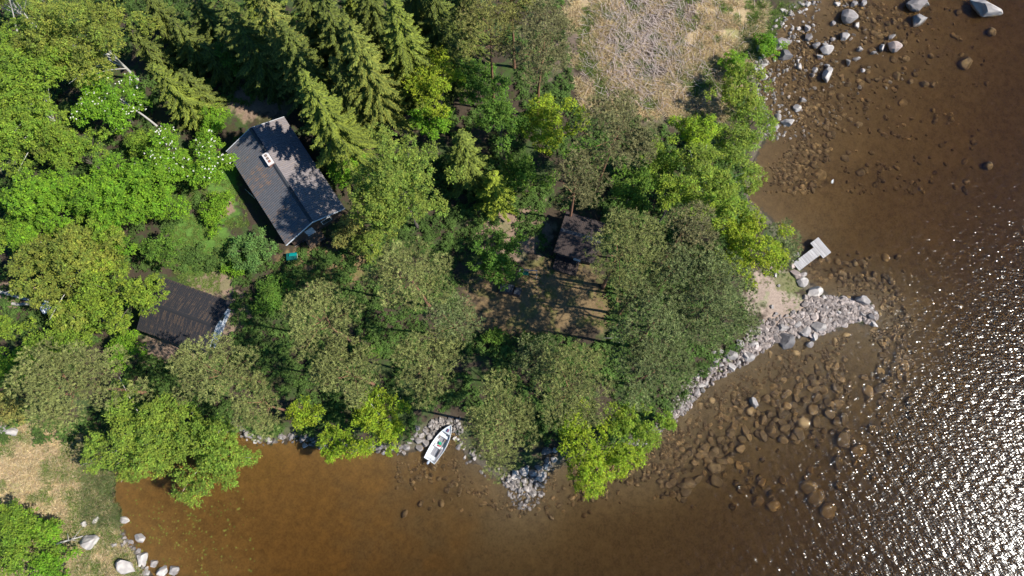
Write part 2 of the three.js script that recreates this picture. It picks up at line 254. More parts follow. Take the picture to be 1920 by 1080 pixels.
// Norway spruce: whorls of drooping boughs with hanging sprays; px, py: the tip
function spruce(px, py, tall, tone, label, o = {}) {
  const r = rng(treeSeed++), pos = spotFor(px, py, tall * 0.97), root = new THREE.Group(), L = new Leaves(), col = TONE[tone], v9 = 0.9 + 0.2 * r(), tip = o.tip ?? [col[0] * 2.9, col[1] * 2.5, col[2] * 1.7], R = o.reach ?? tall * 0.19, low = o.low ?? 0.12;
  const whorls = Math.round(tall * (1.6 + 0.5 * r())), bark = barkOf.spruce, bare = 0.04 + 0.16 * r(), hang = 0.85 + 0.4 * r();
  for (let w = 0; w < whorls; w++) {
    const t = (w + 0.5) / whorls, y = tall * (1 - t * (1 - low)), reach = (0.22 + (R - 0.22) * Math.pow(t, 0.8)) * (0.85 + 0.3 * r()), nb = t < 0.12 ? 5 : 6 + Math.floor(r() * 2), a0 = r() * 6.283;
    for (let bI = 0; bI < nb; bI++) {
      const a = a0 + bI / nb * 6.2831853 + G(r) * 0.22, len = reach * (0.72 + 0.42 * r()), ca = Math.cos(a), sa = Math.sin(a), droop = (0.28 + 0.22 * t + G(r) * 0.12) * hang, v0 = 0.78 + 0.44 * r();
      if (r() < bare) continue;
      const steps = Math.max(3, Math.round(len / 0.15));
      for (let s = 1; s <= steps; s++) {
        const f = s / steps, x = ca * len * f, z = sa * len * f, yy = y - len * (droop * f * 1.3 - 0.22 * f * f), wide = (1 - f * 0.72) * Math.min(0.75, 0.18 + len * 0.24);
        for (const side of [-1, 1, -1, 1]) {
          const spread = 0.75 + G(r) * 0.35, dx = ca * Math.cos(spread) - side * sa * Math.sin(spread), dz = sa * Math.cos(spread) + side * ca * Math.sin(spread), v = v0 * (0.7 + 0.6 * r());
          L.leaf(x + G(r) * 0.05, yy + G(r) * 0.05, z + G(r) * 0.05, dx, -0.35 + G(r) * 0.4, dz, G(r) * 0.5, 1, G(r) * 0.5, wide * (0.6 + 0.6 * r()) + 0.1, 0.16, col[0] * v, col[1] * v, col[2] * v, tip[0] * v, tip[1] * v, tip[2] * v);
        }
      }
      if (w % 2 === 0 && len > 0.7) part(root, 'branch', limb(V(0, y + 0.05, 0), V(ca * len * 0.85, y - len * droop, sa * len * 0.85), 0.028), bark);
    }
  }
  part(root, 'trunk', trunkGeo(r, tall * 0.97, 0.09 + tall * 0.011).g, bark);
  part(root, 'crown', L.build(), M.needle);
  return finish(root, 'spruce_tree', label, 'tree', o.group ?? 'spruces behind the cabin', pos);
}
// ---------------------------------------------------------------- the wood, tree by tree
const LT = 'leafy_tree', BU = 'leafy_bush';
broadleaf(LT, 50, 190, 95, 125, 13, 'birch', 'large soft-crowned birch filling the left edge of the picture above its middle', { bark: 'birch' });
broadleaf(LT, 185, 78, 112, 76, 14, 'olive', 'broad olive-green birch at the top left, above the flowering rowan', { bark: 'birch' });
broadleaf(LT, 25, 12, 55, 34, 10, 'olive', 'olive-green treetop cut off by the top left corner', { bark: 'birch' });
broadleaf('rowan_tree', 213, 200, 66, 64, 8, 'rowan', 'bright green rowan sprinkled with white blossom below the olive birch', { flowers: 75, leaf: 0.27 });
spruce(300, 138, 12, 'sprucelight', 'short mid-green spruce between the flowering rowan and the cabin', { reach: 3.2 });
broadleaf(LT, 150, 292, 62, 46, 8, 'birch', 'small light green tree under the flowering rowan', {});
broadleaf('rowan_tree', 350, 310, 80, 58, 7, 'rowan', 'low bright rowan dotted with white blossom left of the metal-roofed cabin', { flowers: 95, leaf: 0.26 });
broadleaf(BU, 402, 246, 48, 44, 4.6, 'rowan', 'bright green bush at the upper left corner of the metal-roofed cabin', {});
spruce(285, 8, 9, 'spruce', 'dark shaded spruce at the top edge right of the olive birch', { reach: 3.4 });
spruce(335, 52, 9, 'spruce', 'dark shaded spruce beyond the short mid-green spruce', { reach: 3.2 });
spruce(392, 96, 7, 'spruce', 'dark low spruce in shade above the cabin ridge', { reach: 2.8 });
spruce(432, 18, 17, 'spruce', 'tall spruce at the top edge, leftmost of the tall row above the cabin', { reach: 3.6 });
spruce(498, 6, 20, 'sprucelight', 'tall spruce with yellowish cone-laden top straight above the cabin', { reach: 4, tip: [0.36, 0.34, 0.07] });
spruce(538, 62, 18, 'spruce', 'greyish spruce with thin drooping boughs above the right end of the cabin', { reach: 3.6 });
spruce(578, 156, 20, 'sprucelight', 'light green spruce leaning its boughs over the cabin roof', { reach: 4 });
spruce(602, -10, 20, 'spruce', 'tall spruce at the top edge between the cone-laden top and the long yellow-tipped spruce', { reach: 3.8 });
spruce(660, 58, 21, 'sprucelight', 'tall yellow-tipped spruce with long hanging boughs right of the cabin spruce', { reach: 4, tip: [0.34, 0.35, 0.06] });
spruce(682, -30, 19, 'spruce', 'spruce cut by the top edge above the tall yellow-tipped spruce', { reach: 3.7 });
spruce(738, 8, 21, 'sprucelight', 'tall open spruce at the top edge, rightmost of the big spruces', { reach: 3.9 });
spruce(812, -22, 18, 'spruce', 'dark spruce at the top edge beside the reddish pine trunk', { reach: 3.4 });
spruce(838, 70, 12, 'spruce', 'small dark spruce in shade above the upright bright birch', { reach: 2.6 });
broadleaf(LT, 822, 172, 48, 64, 12, 'lime', 'upright bright birch between the tall spruces and the dark alder', {});
broadleaf(LT, 812, 250, 42, 34, 8, 'rowan', 'small bright tree at the foot of the upright birch', {});
pine(918, 60, 58, 62, 19, 'pineolive', 'olive pine with reddish trunk showing, left of the meadow pine');
pine(1015, 92, 62, 90, 19, 'pinegrey', 'big grey-green pine at the edge of the straw-coloured meadow');
pine(965, -5, 62, 44, 18, 'pineolive', 'olive pine cut by the top edge left of the meadow');
broadleaf(LT, 1030, 238, 58, 58, 11, 'lime', 'yellow-green aspen in front of the big grey-green pine', {});
broadleaf(LT, 938, 232, 48, 74, 11, 'alder', 'dark alder between the upright birch and the yellow-green aspen', {});
broadleaf(LT, 985, 335, 44, 44, 7, 'alder', 'dark shaded alder above the clearing, under the yellow-green aspen', {});
pine(1150, 255, 82, 78, 18, 'pinegrey', 'broad brownish-grey pine below the straw-coloured meadow');
pine(1084, 344, 58, 50, 16, 'pinegrey', 'grey pine above the small dark-roofed sauna');
broadleaf(LT, 1385, 168, 58, 42, 6, 'pale', 'pale green alder on the shore beside the stony shallows, upper of two', {});
broadleaf(LT, 1395, 248, 62, 56, 7, 'pale', 'pale green alder overhanging the stony shallows, lower of two', {});
broadleaf(LT, 1292, 262, 44, 42, 8, 'lime', 'yellow-green tree left of the pale shore alders', {});
broadleaf(LT, 1226, 300, 52, 44, 8, 'birch', 'green tree right of the broad brownish-grey pine', {});
broadleaf(LT, 1330, 338, 82, 58, 11, 'pale', 'wide pale green birch above the yellow-green shore tree', { bark: 'birch' });
broadleaf(LT, 1185, 358, 50, 44, 8, 'alder', 'dark green alder between the grey pine and the wide pale birch', {});
broadleaf(LT, 1258, 383, 48, 38, 12, 'birch', 'small green tree just below left of the wide pale birch', {});
broadleaf(LT, 1402, 458, 66, 74, 10, 'lime', 'vivid yellow-green tree beside the jetty', {});
pine(1462, 468, 34, 56, 7, 'pinegreen', 'small dark green pine nearest the jetty');
pine(1288, 436, 50, 48, 17.5, 'pinegrey', 'grey pine left of the vivid yellow-green tree');
pine(1168, 470, 74, 74, 19, 'pine', 'olive pine partly hiding the dark-roofed sauna');
pine(1334, 580, 86, 72, 18, 'pinegreen', 'big grey-green pine nearest the stony spit');
pine(1235, 612, 80, 74, 18, 'pinegreen', 'dense pine in the middle of the eastern clump, left of the spit pine');
pine(1340, 515, 58, 40, 17, 'pinegreen', 'pine just below the vivid yellow-green tree');
pine(1222, 698, 80, 64, 17, 'pinegreen', 'pine above the bouldery south-east shore');
pine(1195, 545, 52, 44, 16, 'pinegreen', 'low pine at the right end of the clearing');
broadleaf(LT, 755, 362, 92, 98, 18, 'olive', 'big round birch right of the metal-roofed cabin', {});
spruce(868, 262, 13, 'sprucelight', 'light spruce right of the big round birch', { reach: 3.1, tip: [0.28, 0.33, 0.05] });
spruce(926, 336, 10, 'spruceyellow', 'yellow-green young spruce above the round dark bush tree', { reach: 2.9, tip: [0.4, 0.46, 0.05] });
broadleaf(LT, 932, 486, 50, 54, 7, 'alder', 'round deep green tree standing alone in the clearing', {});
pine(772, 520, 84, 68, 18, 'pine', 'broad olive pine left of the clearing');
pine(604, 602, 74, 72, 18, 'pine', 'pine in the middle between the black-roofed shed and the clearing');
pine(852, 602, 54, 46, 16, 'pinegreen', 'blue-green pine touching the clearing on its left');
pine(802, 682, 68, 66, 17, 'pine', 'pine straight above the moored boat');
pine(648, 698, 70, 62, 17, 'pine', 'pine above the two yellow-green shore bushes');
pine(402, 694, 82, 58, 17, 'pine', 'pine overlapping the lower corner of the black-roofed shed');
pine(136, 716, 106, 82, 17, 'pine', 'very broad brownish pine at the lower left above the straw meadow');
pine(480, 762, 46, 62, 15, 'pine', 'narrow pine on the bay shore right of the wide alder');
pine(1072, 722, 72, 80, 17, 'pine', 'pine right of the boat, above the large lime-green shore alder');
pine(935, 792, 62, 98, 16, 'pine', 'long-crowned pine on the shore right of the moored boat');
pine(1006, 672, 44, 38, 11, 'pinegreen', 'small pine at the lower edge of the clearing');
broadleaf(LT, 262, 816, 90, 80, 8, 'pale', 'wide grey-stemmed alder over the bay, left crown', { bark: 'birch' });
broadleaf(LT, 376, 848, 94, 84, 7.5, 'pale', 'wide alder hanging far out over the brown bay, right crown', { bark: 'birch' });
broadleaf(LT, 580, 778, 34, 30, 6, 'lime', 'small yellow-green tree at the bay shore, leftmost of three');
broadleaf(LT, 718, 798, 54, 66, 8, 'lime', 'upright yellow-green birch left of the moored boat', { bark: 'birch' });
broadleaf(LT, 636, 838, 44, 36, 6, 'lime', 'low yellow-green tree dipping into the bay between its two bright neighbours');
broadleaf(LT, 1112, 842, 70, 78, 9, 'lime', 'large lime-green alder reaching over the water on the south shore');
broadleaf(LT, 1188, 806, 52, 50, 8, 'birch', 'green alder behind the large lime-green one on the south shore');
broadleaf(BU, 1243, 790, 22, 22, 3.5, 'birch', 'small bush at the right end of the south shore trees');
broadleaf(LT, 102, 392, 84, 82, 9, 'rowan', 'bright green rowan in the left thicket, upper left crown', { leaf: 0.25 });
broadleaf(LT, 235, 378, 94, 80, 9, 'rowan', 'bright green rowan in the left thicket, upper right crown', { leaf: 0.25 });
broadleaf(LT, 138, 500, 102, 82, 9, 'olive', 'wide aspen in the left thicket, lower left crown', { leaf: 0.25, bark: 'birch' });
broadleaf(LT, 240, 558, 76, 62, 8.5, 'birch', 'aspen reaching over the left end of the black shed roof', { leaf: 0.25 });
broadleaf(LT, 312, 474, 34, 46, 5.4, 'alder', 'small blue-green tree between the thicket and the lawn');
broadleaf(BU, 12, 312, 34, 30, 4.6, 'sallow', 'grey-green willow bush at the left edge');
broadleaf(LT, 18, 440, 40, 56, 8, 'birch', 'light green tree at the left edge below the willow bush');
broadleaf(BU, 18, 616, 58, 36, 4.5, 'birch', 'green bush at the left edge below the two weathered logs');
broadleaf(BU, 128, 636, 66, 40, 5, 'birch', 'spreading green bush right of the crumpled white bag');
broadleaf(BU, 30, 692, 48, 40, 5, 'rowan', 'bright bush at the left edge beside the very broad pine');
broadleaf(BU, 22, 768, 42, 34, 4, 'yellow', 'yellowish bush at the left edge above the pale meadow rock');
broadleaf(BU, 246, 660, 48, 36, 4.2, 'rowan', 'bright bush below the lower eave of the black-roofed shed');
broadleaf(BU, 491, 477, 54, 38, 3, 'lilac', 'round blue-green lilac bush between the cabin and the lawn', { dense: 44 });
broadleaf(BU, 662, 452, 36, 40, 4.4, 'yellow', 'yellowish bush below the right end of the cabin');
broadleaf(BU, 658, 328, 30, 44, 4.2, 'rowan', 'bright bush along the right eave of the cabin');
broadleaf(BU, 48, 1012, 74, 54, 4, 'birch', 'green bush in the bottom left corner');
broadleaf(BU, 112, 1060, 48, 34, 3.6, 'rowan', 'bright bush at the bottom edge beside the corner bush');
broadleaf(BU, 414, 402, 28, 44, 1.8, 'rowan', 'low leafy bush along the left wall of the cabin');
broadleaf(BU, 998, 645, 22, 17, 2.6, 'alder', 'small green bush at the lower edge of the clearing');
broadleaf(BU, 1376, 128, 34, 26, 2.6, 'rowan', 'bright bush at the right edge of the straw meadow');
broadleaf(BU, 1440, 88, 32, 26, 2.2, 'rowan', 'low green willow bush by the stony shallows');
broadleaf(BU, 690, 660, 22, 26, 3, 'alder', 'dark green bush in the shade between the two middle pines');
broadleaf(BU, 520, 560, 46, 40, 2, 'alder', 'low shaded bush right of the black-roofed shed');
broadleaf(BU, 930, 640, 26, 20, 2.4, 'alder', 'low dark bush in shade left of the small clearing bush');
broadleaf(BU, 450, 505, 26, 20, 1.4, 'rowan', 'tiny bright bush at the lower left of the lilac');
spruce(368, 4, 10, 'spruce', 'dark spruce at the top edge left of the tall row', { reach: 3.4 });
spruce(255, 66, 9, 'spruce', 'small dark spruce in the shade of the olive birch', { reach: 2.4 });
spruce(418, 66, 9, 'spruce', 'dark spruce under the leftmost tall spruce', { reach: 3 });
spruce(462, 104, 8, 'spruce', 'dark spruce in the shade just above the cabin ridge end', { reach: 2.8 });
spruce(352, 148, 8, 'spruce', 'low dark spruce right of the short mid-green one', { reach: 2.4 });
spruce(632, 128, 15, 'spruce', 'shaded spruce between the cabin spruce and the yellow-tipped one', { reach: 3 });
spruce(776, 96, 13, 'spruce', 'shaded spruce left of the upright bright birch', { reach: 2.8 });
broadleaf(LT, 886, 165, 44, 46, 8, 'alder', 'shaded alder around the foot of the olive pine');
broadleaf(LT, 1090, 300, 40, 36, 7, 'alder', 'shaded alder between the two grey pines above the sauna');
pine(1262, 512, 58, 46, 17, 'pinegreen', 'pine between the sauna pine and the one below the vivid tree');
broadleaf(LT, 1338, 410, 54, 42, 14, 'birch', 'green birch left of the vivid yellow-green tree');
broadleaf(LT, 196, 448, 62, 46, 7.5, 'birch', 'green tree in the middle of the left thicket');
broadleaf(LT, 306, 398, 50, 42, 6, 'rowan', 'bright tree at the right side of the left thicket beside the lawn');
broadleaf(LT, 172, 594, 62, 44, 6, 'birch', 'green tree left of the black-roofed shed');
broadleaf(BU, 282, 284, 44, 30, 4, 'birch', 'green bush below the leaning bleached dead stem');
broadleaf(LT, 92, 268, 56, 46, 8, 'olive', 'olive tree below the large soft-crowned birch');
broadleaf(LT, 700, 455, 44, 36, 6, 'olive', 'small olive tree below the big round birch');
broadleaf(LT, 445, 108, 40, 34, 6, 'alder', 'shaded bushy tree in the gap above the cabin');
broadleaf(BU, 22, 962, 40, 30, 4.4, 'birch', 'green bush at the left edge just above the corner bush');
broadleaf(BU, 90, 985, 44, 30, 3.2, 'rowan', 'bright bush between the corner bush and the bleached fallen branch');
spruce(452, -62, 18, 'sprucelight', 'spruce at the top edge with its tip out of sight, behind the leftmost tall one');
spruce(556, -54, 19, 'spruce', 'spruce with its tip beyond the top edge, right behind the cone-laden top');
spruce(640, -84, 18, 'sprucelight', 'spruce with its tip beyond the top edge, left behind the yellow-tipped one');
spruce(766, -70, 19, 'spruce', 'spruce with its tip beyond the top edge, behind the tall open one');
spruce(862, -52, 16, 'spruce', 'spruce with its tip beyond the top edge, left of the olive pines');
broadleaf(LT, 262, -18, 50, 34, 11, 'olive', 'olive birch cut by the top edge right of the broad one');
// ---------------------------------------------------------------- buildings
function grainTex(seed, base, streak, amount, W = 64, Hh = 512) { // weathered boards: fine grain along v, with lichen streaks of another colour
  const d = new Uint8Array(W * Hh * 4), enc = (v) => 255 * clamp(v <= 0.0031308 ? v * 12.92 : 1.055 * v ** (1 / 2.4) - 0.055, 0, 1);
  for (let j = 0; j < Hh; j++) for (let i = 0; i < W; i++) {
    const g = 0.7 + 0.6 * fbm(i * 0.45 + seed * 9, j * 0.02 + seed, 3), s = smooth(fbm(i * 0.16 + seed * 31, j * 0.018 + seed * 7, 3), 0.74 - amount, 0.82 - amount) * (noise2(i * 0.9 + seed, j * 0.22) > 0.42 ? 1 : 0.2);
    const o = (j * W + i) * 4; for (let c = 0; c < 3; c++) d[o + c] = enc(lerp(base[c] * g, streak[c], s)); d[o + 3] = 255;
  }
  const t = new THREE.DataTexture(d, W, Hh); t.colorSpace = THREE.SRGBColorSpace; t.magFilter = THREE.LinearFilter; t.wrapS = t.wrapT = THREE.RepeatWrapping; t.needsUpdate = true; return t;
}
const grained = (n, base, streak, amount, rough = 0.85) => Array.from({ length: n }, (_, i) => new THREE.MeshStandardMaterial({ map: grainTex(i + 3 + base[0] * 50, base, streak, amount * (0.6 + 0.4 * i)), roughness: rough, side: THREE.DoubleSide }));
const W = {
  sheet: grained(3, [0.125, 0.125, 0.135], [0.25, 0.16, 0.11], 0.12, 0.5), sheetLit: grained(3, [0.23, 0.2, 0.2], [0.28, 0.22, 0.18], 0.08, 0.8), black: grained(4, [0.022, 0.022, 0.026], [0.18, 0.11, 0.06], 0.095, 0.7), dark: grained(3, [0.05, 0.036, 0.033], [0.12, 0.08, 0.06], 0.08),  // cabin roof: front sheets darkened as if shaded, back ones lightened as if sunlit
  silver: [[0.5, 0.475, 0.46], [0.4, 0.375, 0.36], [0.56, 0.53, 0.51], [0.46, 0.43, 0.41]].map((c) => grained(1, c, [0.3, 0.27, 0.25], 0.14)[0]), deck: grained(3, [0.16, 0.105, 0.07], [0.28, 0.2, 0.13], 0.06), white: std(0.72, 0.74, 0.76, 0.6), redBrown: grained(2, [0.085, 0.05, 0.036], [0.07, 0.042, 0.03], 0.02), whitewash: grained(2, [0.5, 0.53, 0.58], [0.3, 0.32, 0.35], 0.12), glass: new THREE.MeshPhysicalMaterial({ color: C(0.05, 0.06, 0.07), roughness: 0.08 }), brick: std(0.3, 0.13, 0.09), mortar: std(0.62, 0.58, 0.56, 0.9), metal: std(0.3, 0.31, 0.33, 0.4, { metalness: 0.7 }),
};
// trapezoid-ribbed sheet: wide along x, running down +z by `run`, with uv along the fall
function ribbed(wide, run, ribs, deep) {
  const prof = []; for (let i = 0; i < ribs; i++) { const x = i / ribs; prof.push([x, 0], [x + 0.36 / ribs, 0], [x + 0.5 / ribs, deep], [x + 0.86 / ribs, deep]); } prof.push([1, 0]);
  const p = [], uv = [], id = [];
  prof.forEach(([x, y], i) => { p.push((x - 0.5) * wide, y, 0, (x - 0.5) * wide, y, run); uv.push(x, 0, x, run / 4); if (i) { const a = i * 2; id.push(a - 2, a - 1, a, a, a - 1, a + 1); } });
  const g = new THREE.BufferGeometry(); g.setAttribute('position', new THREE.Float32BufferAttribute(p, 3)); g.setAttribute('uv', new THREE.Float32BufferAttribute(uv, 2)); g.setIndex(id); const f = g.toNonIndexed(); f.computeVertexNormals(); return f;
}
function plankGeo(wide, thick, run) { const g = box(wide, thick, run, 0, thick / 2, run / 2), p = g.attributes.position, uv = g.attributes.uv; for (let i = 0; i < p.count; i++) uv.setXY(i, p.getX(i) / wide + 0.5, p.getZ(i) / 4); return g; }
// a house under a gabled roof: local x along the ridge; half: ridge to eave; y counted from the floor
function gabled(name, label, category, x, z, yaw, len, half, eave, rise, floor, o) {
  const root = new THREE.Group(), r = rng(o.seed); root.position.set(x, floor, z); root.rotation.y = -yaw;
  const fall = Math.atan2(rise, half), run = Math.hypot(half, rise), over = o.over ?? 0.45, wl = len - 2 * over, wh = half - over, wallTop = eave + rise * over / half;
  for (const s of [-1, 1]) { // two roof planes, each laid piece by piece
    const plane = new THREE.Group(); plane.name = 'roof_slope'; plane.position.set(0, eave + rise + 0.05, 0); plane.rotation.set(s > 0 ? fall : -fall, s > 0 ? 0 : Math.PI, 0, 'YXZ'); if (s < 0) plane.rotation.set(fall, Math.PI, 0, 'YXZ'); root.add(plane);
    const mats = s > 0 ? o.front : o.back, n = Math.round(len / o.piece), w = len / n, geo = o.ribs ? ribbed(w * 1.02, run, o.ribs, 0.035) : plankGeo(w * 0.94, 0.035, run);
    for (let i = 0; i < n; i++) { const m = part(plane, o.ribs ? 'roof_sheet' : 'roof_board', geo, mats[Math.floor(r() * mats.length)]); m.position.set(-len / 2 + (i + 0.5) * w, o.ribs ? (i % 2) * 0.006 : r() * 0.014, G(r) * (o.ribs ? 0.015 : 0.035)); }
    part(plane, 'eave_board', box(len, 0.16, 0.03, 0, -0.1, run - 0.04), o.trim);
    for (const e of [-1, 1]) part(plane, 'barge_board', box(0.035, 0.2, run + 0.02, e * (len / 2 + 0.02), -0.03, run / 2), o.trimEnd ?? o.trim);
    part(root, 'wall', box(wl, wallTop, 0.16, 0, wallTop / 2 - 0.02, s * (wh - 0.08)), o.wall[0]);
  }
  part(root, 'ridge_cap', (() => { const sh = new THREE.Shape([[-0.2, -0.2 * rise / half], [0, 0.03], [0.2, -0.2 * rise / half], [0.19, -0.2 * rise / half - 0.03], [0, 0], [-0.19, -0.2 * rise / half - 0.03]].map((q) => new THREE.Vector2(...q))), g = new THREE.ExtrudeGeometry(sh, { depth: len, bevelEnabled: false }); g.rotateY(Math.PI / 2); g.translate(-len / 2, eave + rise + 0.11, 0); return g; })(), o.cap ?? std(0.04, 0.045, 0.055, 0.5));
  for (const s of [-1, 1]) { const sh = new THREE.Shape([[-wh + 0.16, 0], [wh - 0.16, 0], [wh - 0.16, wallTop - 0.02], [0, eave + rise - 0.06], [-wh + 0.16, wallTop - 0.02]].map((q) => new THREE.Vector2(...q))), g = new THREE.ExtrudeGeometry(sh, { depth: 0.16, bevelEnabled: false }); g.rotateY(Math.PI / 2); g.translate(s * (wl / 2 - 0.08) - 0.08, 0, 0); part(root, 'gable_wall', g, s > 0 ? o.wall[1] : o.wall[0]); }
  part(root, 'plinth', box(wl + 0.1, 1.4, wh * 2 + 0.1, 0, -0.71, 0), std(0.3, 0.29, 0.28));
  const opening = (nm, wx, wy, px2, py2, side, z2) => { const t = part(root, nm, side === 'end' ? box(0.06, wy, wx, px2, py2, z2) : box(wx, wy, 0.06, px2, py2, z2), nm === 'door' ? o.doorMat ?? W.whitewash[0] : W.white); const k = side === 'end' ? box(0.07, wy - 0.16, wx - 0.16, px2 + Math.sign(px2) * 0.012, py2, z2) : box(wx - 0.16, wy - 0.16, 0.07, px2, py2, z2 + Math.sign(z2) * 0.012); if (nm === 'window') part(t, 'pane', k, W.glass); else part(t, 'handle', box(0.1, 0.04, 0.1, px2 + 0.06, py2, z2 + 0.35), W.metal); };
  for (const q of o.openings ?? []) opening(...q(wl, wh));
  top(root, name, label, category); return root;
}
const cabin = gabled('cabin', 'long cabin with ribbed grey metal roof and a chimney, among the spruces', 'cabin', -25.48, -29.09, 0.97, 13.42, 3.77, 2.6, 1.5, 1.4, {
  seed: 11, piece: 0.98, ribs: 4, front: W.sheet, back: W.sheetLit, trim: W.metal, trimEnd: W.white, wall: [W.redBrown[0], W.redBrown[1]], over: 0.5,
  openings: [(l, h) => ['door', 0.95, 2, l / 2 + 0.02, 1.02, 'end', 0.9], (l, h) => ['window', 1.2, 1, l / 2 + 0.02, 1.45, 'end', -1.3], ...[-4, -1, 2.2].map((x) => (l, h) => ['window', 1.2, 1, x, 1.45, 'side', h + 0.02]), ...[-3, 1.5].map((x) => (l, h) => ['window', 1.2, 1, x, 1.45, 'side', -h - 0.02])],
});
{ // masonry chimney stack on the cabin
  const c = new THREE.Group(); c.name = 'chimney'; const p = at(501, 296, 6.1); cabin.updateMatrixWorld(); c.position.copy(cabin.worldToLocal(p)); c.position.y = 3.2; cabin.add(c);
  part(c, 'stack', box(1.45, 1.75, 0.62, 0, 0.3, 0), W.mortar); part(c, 'crown_slab', box(1.56, 0.08, 0.73, 0, 1.21, 0), std(0.66, 0.62, 0.6));
  for (let i = 0; i < 3; i++) part(c, 'flue', box(0.26, 0.1, 0.26, -0.45 + i * 0.4, 1.29, 0), i === 2 ? W.brick : std(0.22, 0.16, 0.13));
  part(c, 'brick_course', box(0.3, 0.36, 0.66, 0.62, 1.02, 0), W.brick);
}
{ // planked porch step by the cabin's gable
  const g = new THREE.Group(), p = at(588, 443, 1.7); g.position.set(p.x, groundAt(p.x, p.z), p.z); g.rotation.y = -0.97;
  for (let i = 0; i < 9; i++) { const b = part(g, 'plank', plankGeo(0.2, 0.04, 2.1), W.deck[i % 3]); b.position.set(-0.95 + i * 0.235, 0.36, -1.05); }
  for (const z of [-0.8, 0, 0.8]) part(g, 'joist', box(2.1, 0.14, 0.08, 0, 0.29, z), W.deck[1]);
  for (const x of [-0.9, 0.9]) for (const z of [-0.8, 0.8]) part(g, 'leg', box(0.12, 0.5, 0.12, x, 0, z), W.deck[0]);
  top(g, 'porch_deck', 'brown plank porch deck at the lower gable of the metal-roofed cabin', 'deck');
}
{ const a = at(457, 352, 1.8), b = at(472, 366, 2.6), g = new THREE.Group(); g.position.copy(a); part(g, 'rail', rod(V(0, -0.4, 0), V(b.x - a.x, 0.7, b.z - a.z), 0.03), W.white); part(g, 'rail', rod(V(0.3, -0.5, 0.3), V(b.x - a.x + 0.3, 0.6, b.z - a.z + 0.3), 0.03), W.white); for (let i = 1; i < 5; i++) { const f = i / 5; part(g, 'rung', rod(V((b.x - a.x) * f, -0.4 + 1.1 * f, (b.z - a.z) * f), V((b.x - a.x) * f + 0.3, -0.5 + 1.1 * f, (b.z - a.z) * f + 0.3), 0.018), W.white); } top(g, 'ladder', 'short white ladder leaning under the left eave of the cabin', 'ladder'); }
gabled('shed', 'black-roofed shed half hidden under the left thicket', 'shed', -35.32, -13.66, 0.341, 8.17, 3.07, 2.35, 1.0, 1.25, {
  seed: 12, piece: 0.19, front: W.black, back: W.black, trim: std(0.2, 0.13, 0.1), trimEnd: std(0.03, 0.03, 0.035), cap: std(0.02, 0.02, 0.023), wall: [W.dark[0], W.whitewash[0]], over: 0.6,
  openings: [(l, h) => ['door', 0.9, 1.9, l / 2 + 0.02, 0.97, 'end', 0.6], (l, h) => ['window', 0.9, 0.8, l / 2 + 0.02, 1.4, 'end', -1.2]],
});
gabled('sauna', 'small brown-roofed sauna half hidden by a pine beside the clearing', 'sauna', 7.55, -22.45, 0.305, 4.6, 2.45, 2.2, 0.85, 1.3, {
  seed: 13, piece: 0.2, front: W.dark, back: W.dark, trim: std(0.06, 0.04, 0.035), wall: [W.dark[0], W.dark[1]], over: 0.35, openings: [(l, h) => ['door', 0.8, 1.85, 0.4, 0.95, 'side', h + 0.02]],  // roof boards coloured darker than their own brown to carry the tree shade
});
{ const a = at(1048, 450, 3.85), b = at(1083, 461.5, 3.85); top(new THREE.Mesh(rod(a, b, 0.05), W.white), 'metal_pole', 'pale thin pole lying on the brown sauna roof', 'pole'); }
{ // sauna terrace
  const g = new THREE.Group(), p = at(1062, 497, 1.6); g.position.set(p.x, groundAt(p.x, p.z), p.z); g.rotation.y = -0.305;
  for (let i = 0; i < 12; i++) part(g, 'plank', plankGeo(0.2, 0.04, 1.9), W.dark[i % 3]).position.set(-1.3 + i * 0.23, 0.3, -0.95);
  for (const z of [-0.7, 0.7]) part(g, 'joist', box(2.8, 0.3, 0.1, 0, 0.14, z), W.dark[0]);
  top(g, 'sauna_terrace', 'dark plank terrace below the brown-roofed sauna', 'deck');
}

// ---------------------------------------------------------------- jetty
{
  const g = new THREE.Group(), a = V(32.47, 0.5, -19.9), dir = Math.atan2(-1.88, 2.58); g.position.copy(a); g.rotation.y = -dir; const r = rng(31);
  const stemL = 3.2, headW = 1.22, stem = new THREE.Group(), head = new THREE.Group(); stem.name = 'stem'; head.name = 'head'; g.add(stem, head);
  for (let i = 0; i < 25; i++) { const b = part(stem, 'plank', plankGeo(0.108, 0.03, 1.12), W.silver[Math.floor(r() * 4)]); b.position.set(0.064 + i * 0.128, r() * 0.006, -0.56 + G(r) * 0.012); }
  for (let i = 0; i < 10; i++) { const b = part(head, 'plank', plankGeo(0.102, 0.03, 2.24), W.silver[Math.floor(r() * 4)]); b.position.set(stemL + 0.062 + i * 0.122, 0.006 + r() * 0.006, -1.16 + G(r) * 0.012); }
  for (const z of [-0.45, 0.45]) part(stem, 'joist', box(stemL, 0.14, 0.06, stemL / 2, -0.075, z), W.silver[1]);
  for (const x of [0.06, headW - 0.06]) part(head, 'joist', box(0.06, 0.14, 2.2, stemL + x, -0.08, -0.04), W.silver[2]);
  for (const [x, z] of [[1.5, -0.45], [1.5, 0.45]]) part(stem, 'post', new THREE.CylinderGeometry(0.06, 0.06, 2.2, 8).translate(x, -1.1, z), W.deck[0]);
  for (const [x, z] of [[stemL + 0.15, -1], [stemL + 0.15, 0.9], [stemL + 1.1, -1], [stemL + 1.1, 0.9]]) part(head, 'post', new THREE.CylinderGeometry(0.06, 0.06, 2.4, 8).translate(x, -1.2, z), W.deck[0]);
  top(g, 'jetty', 'small T-shaped grey plank jetty standing in the lake beside the point', 'jetty');
}

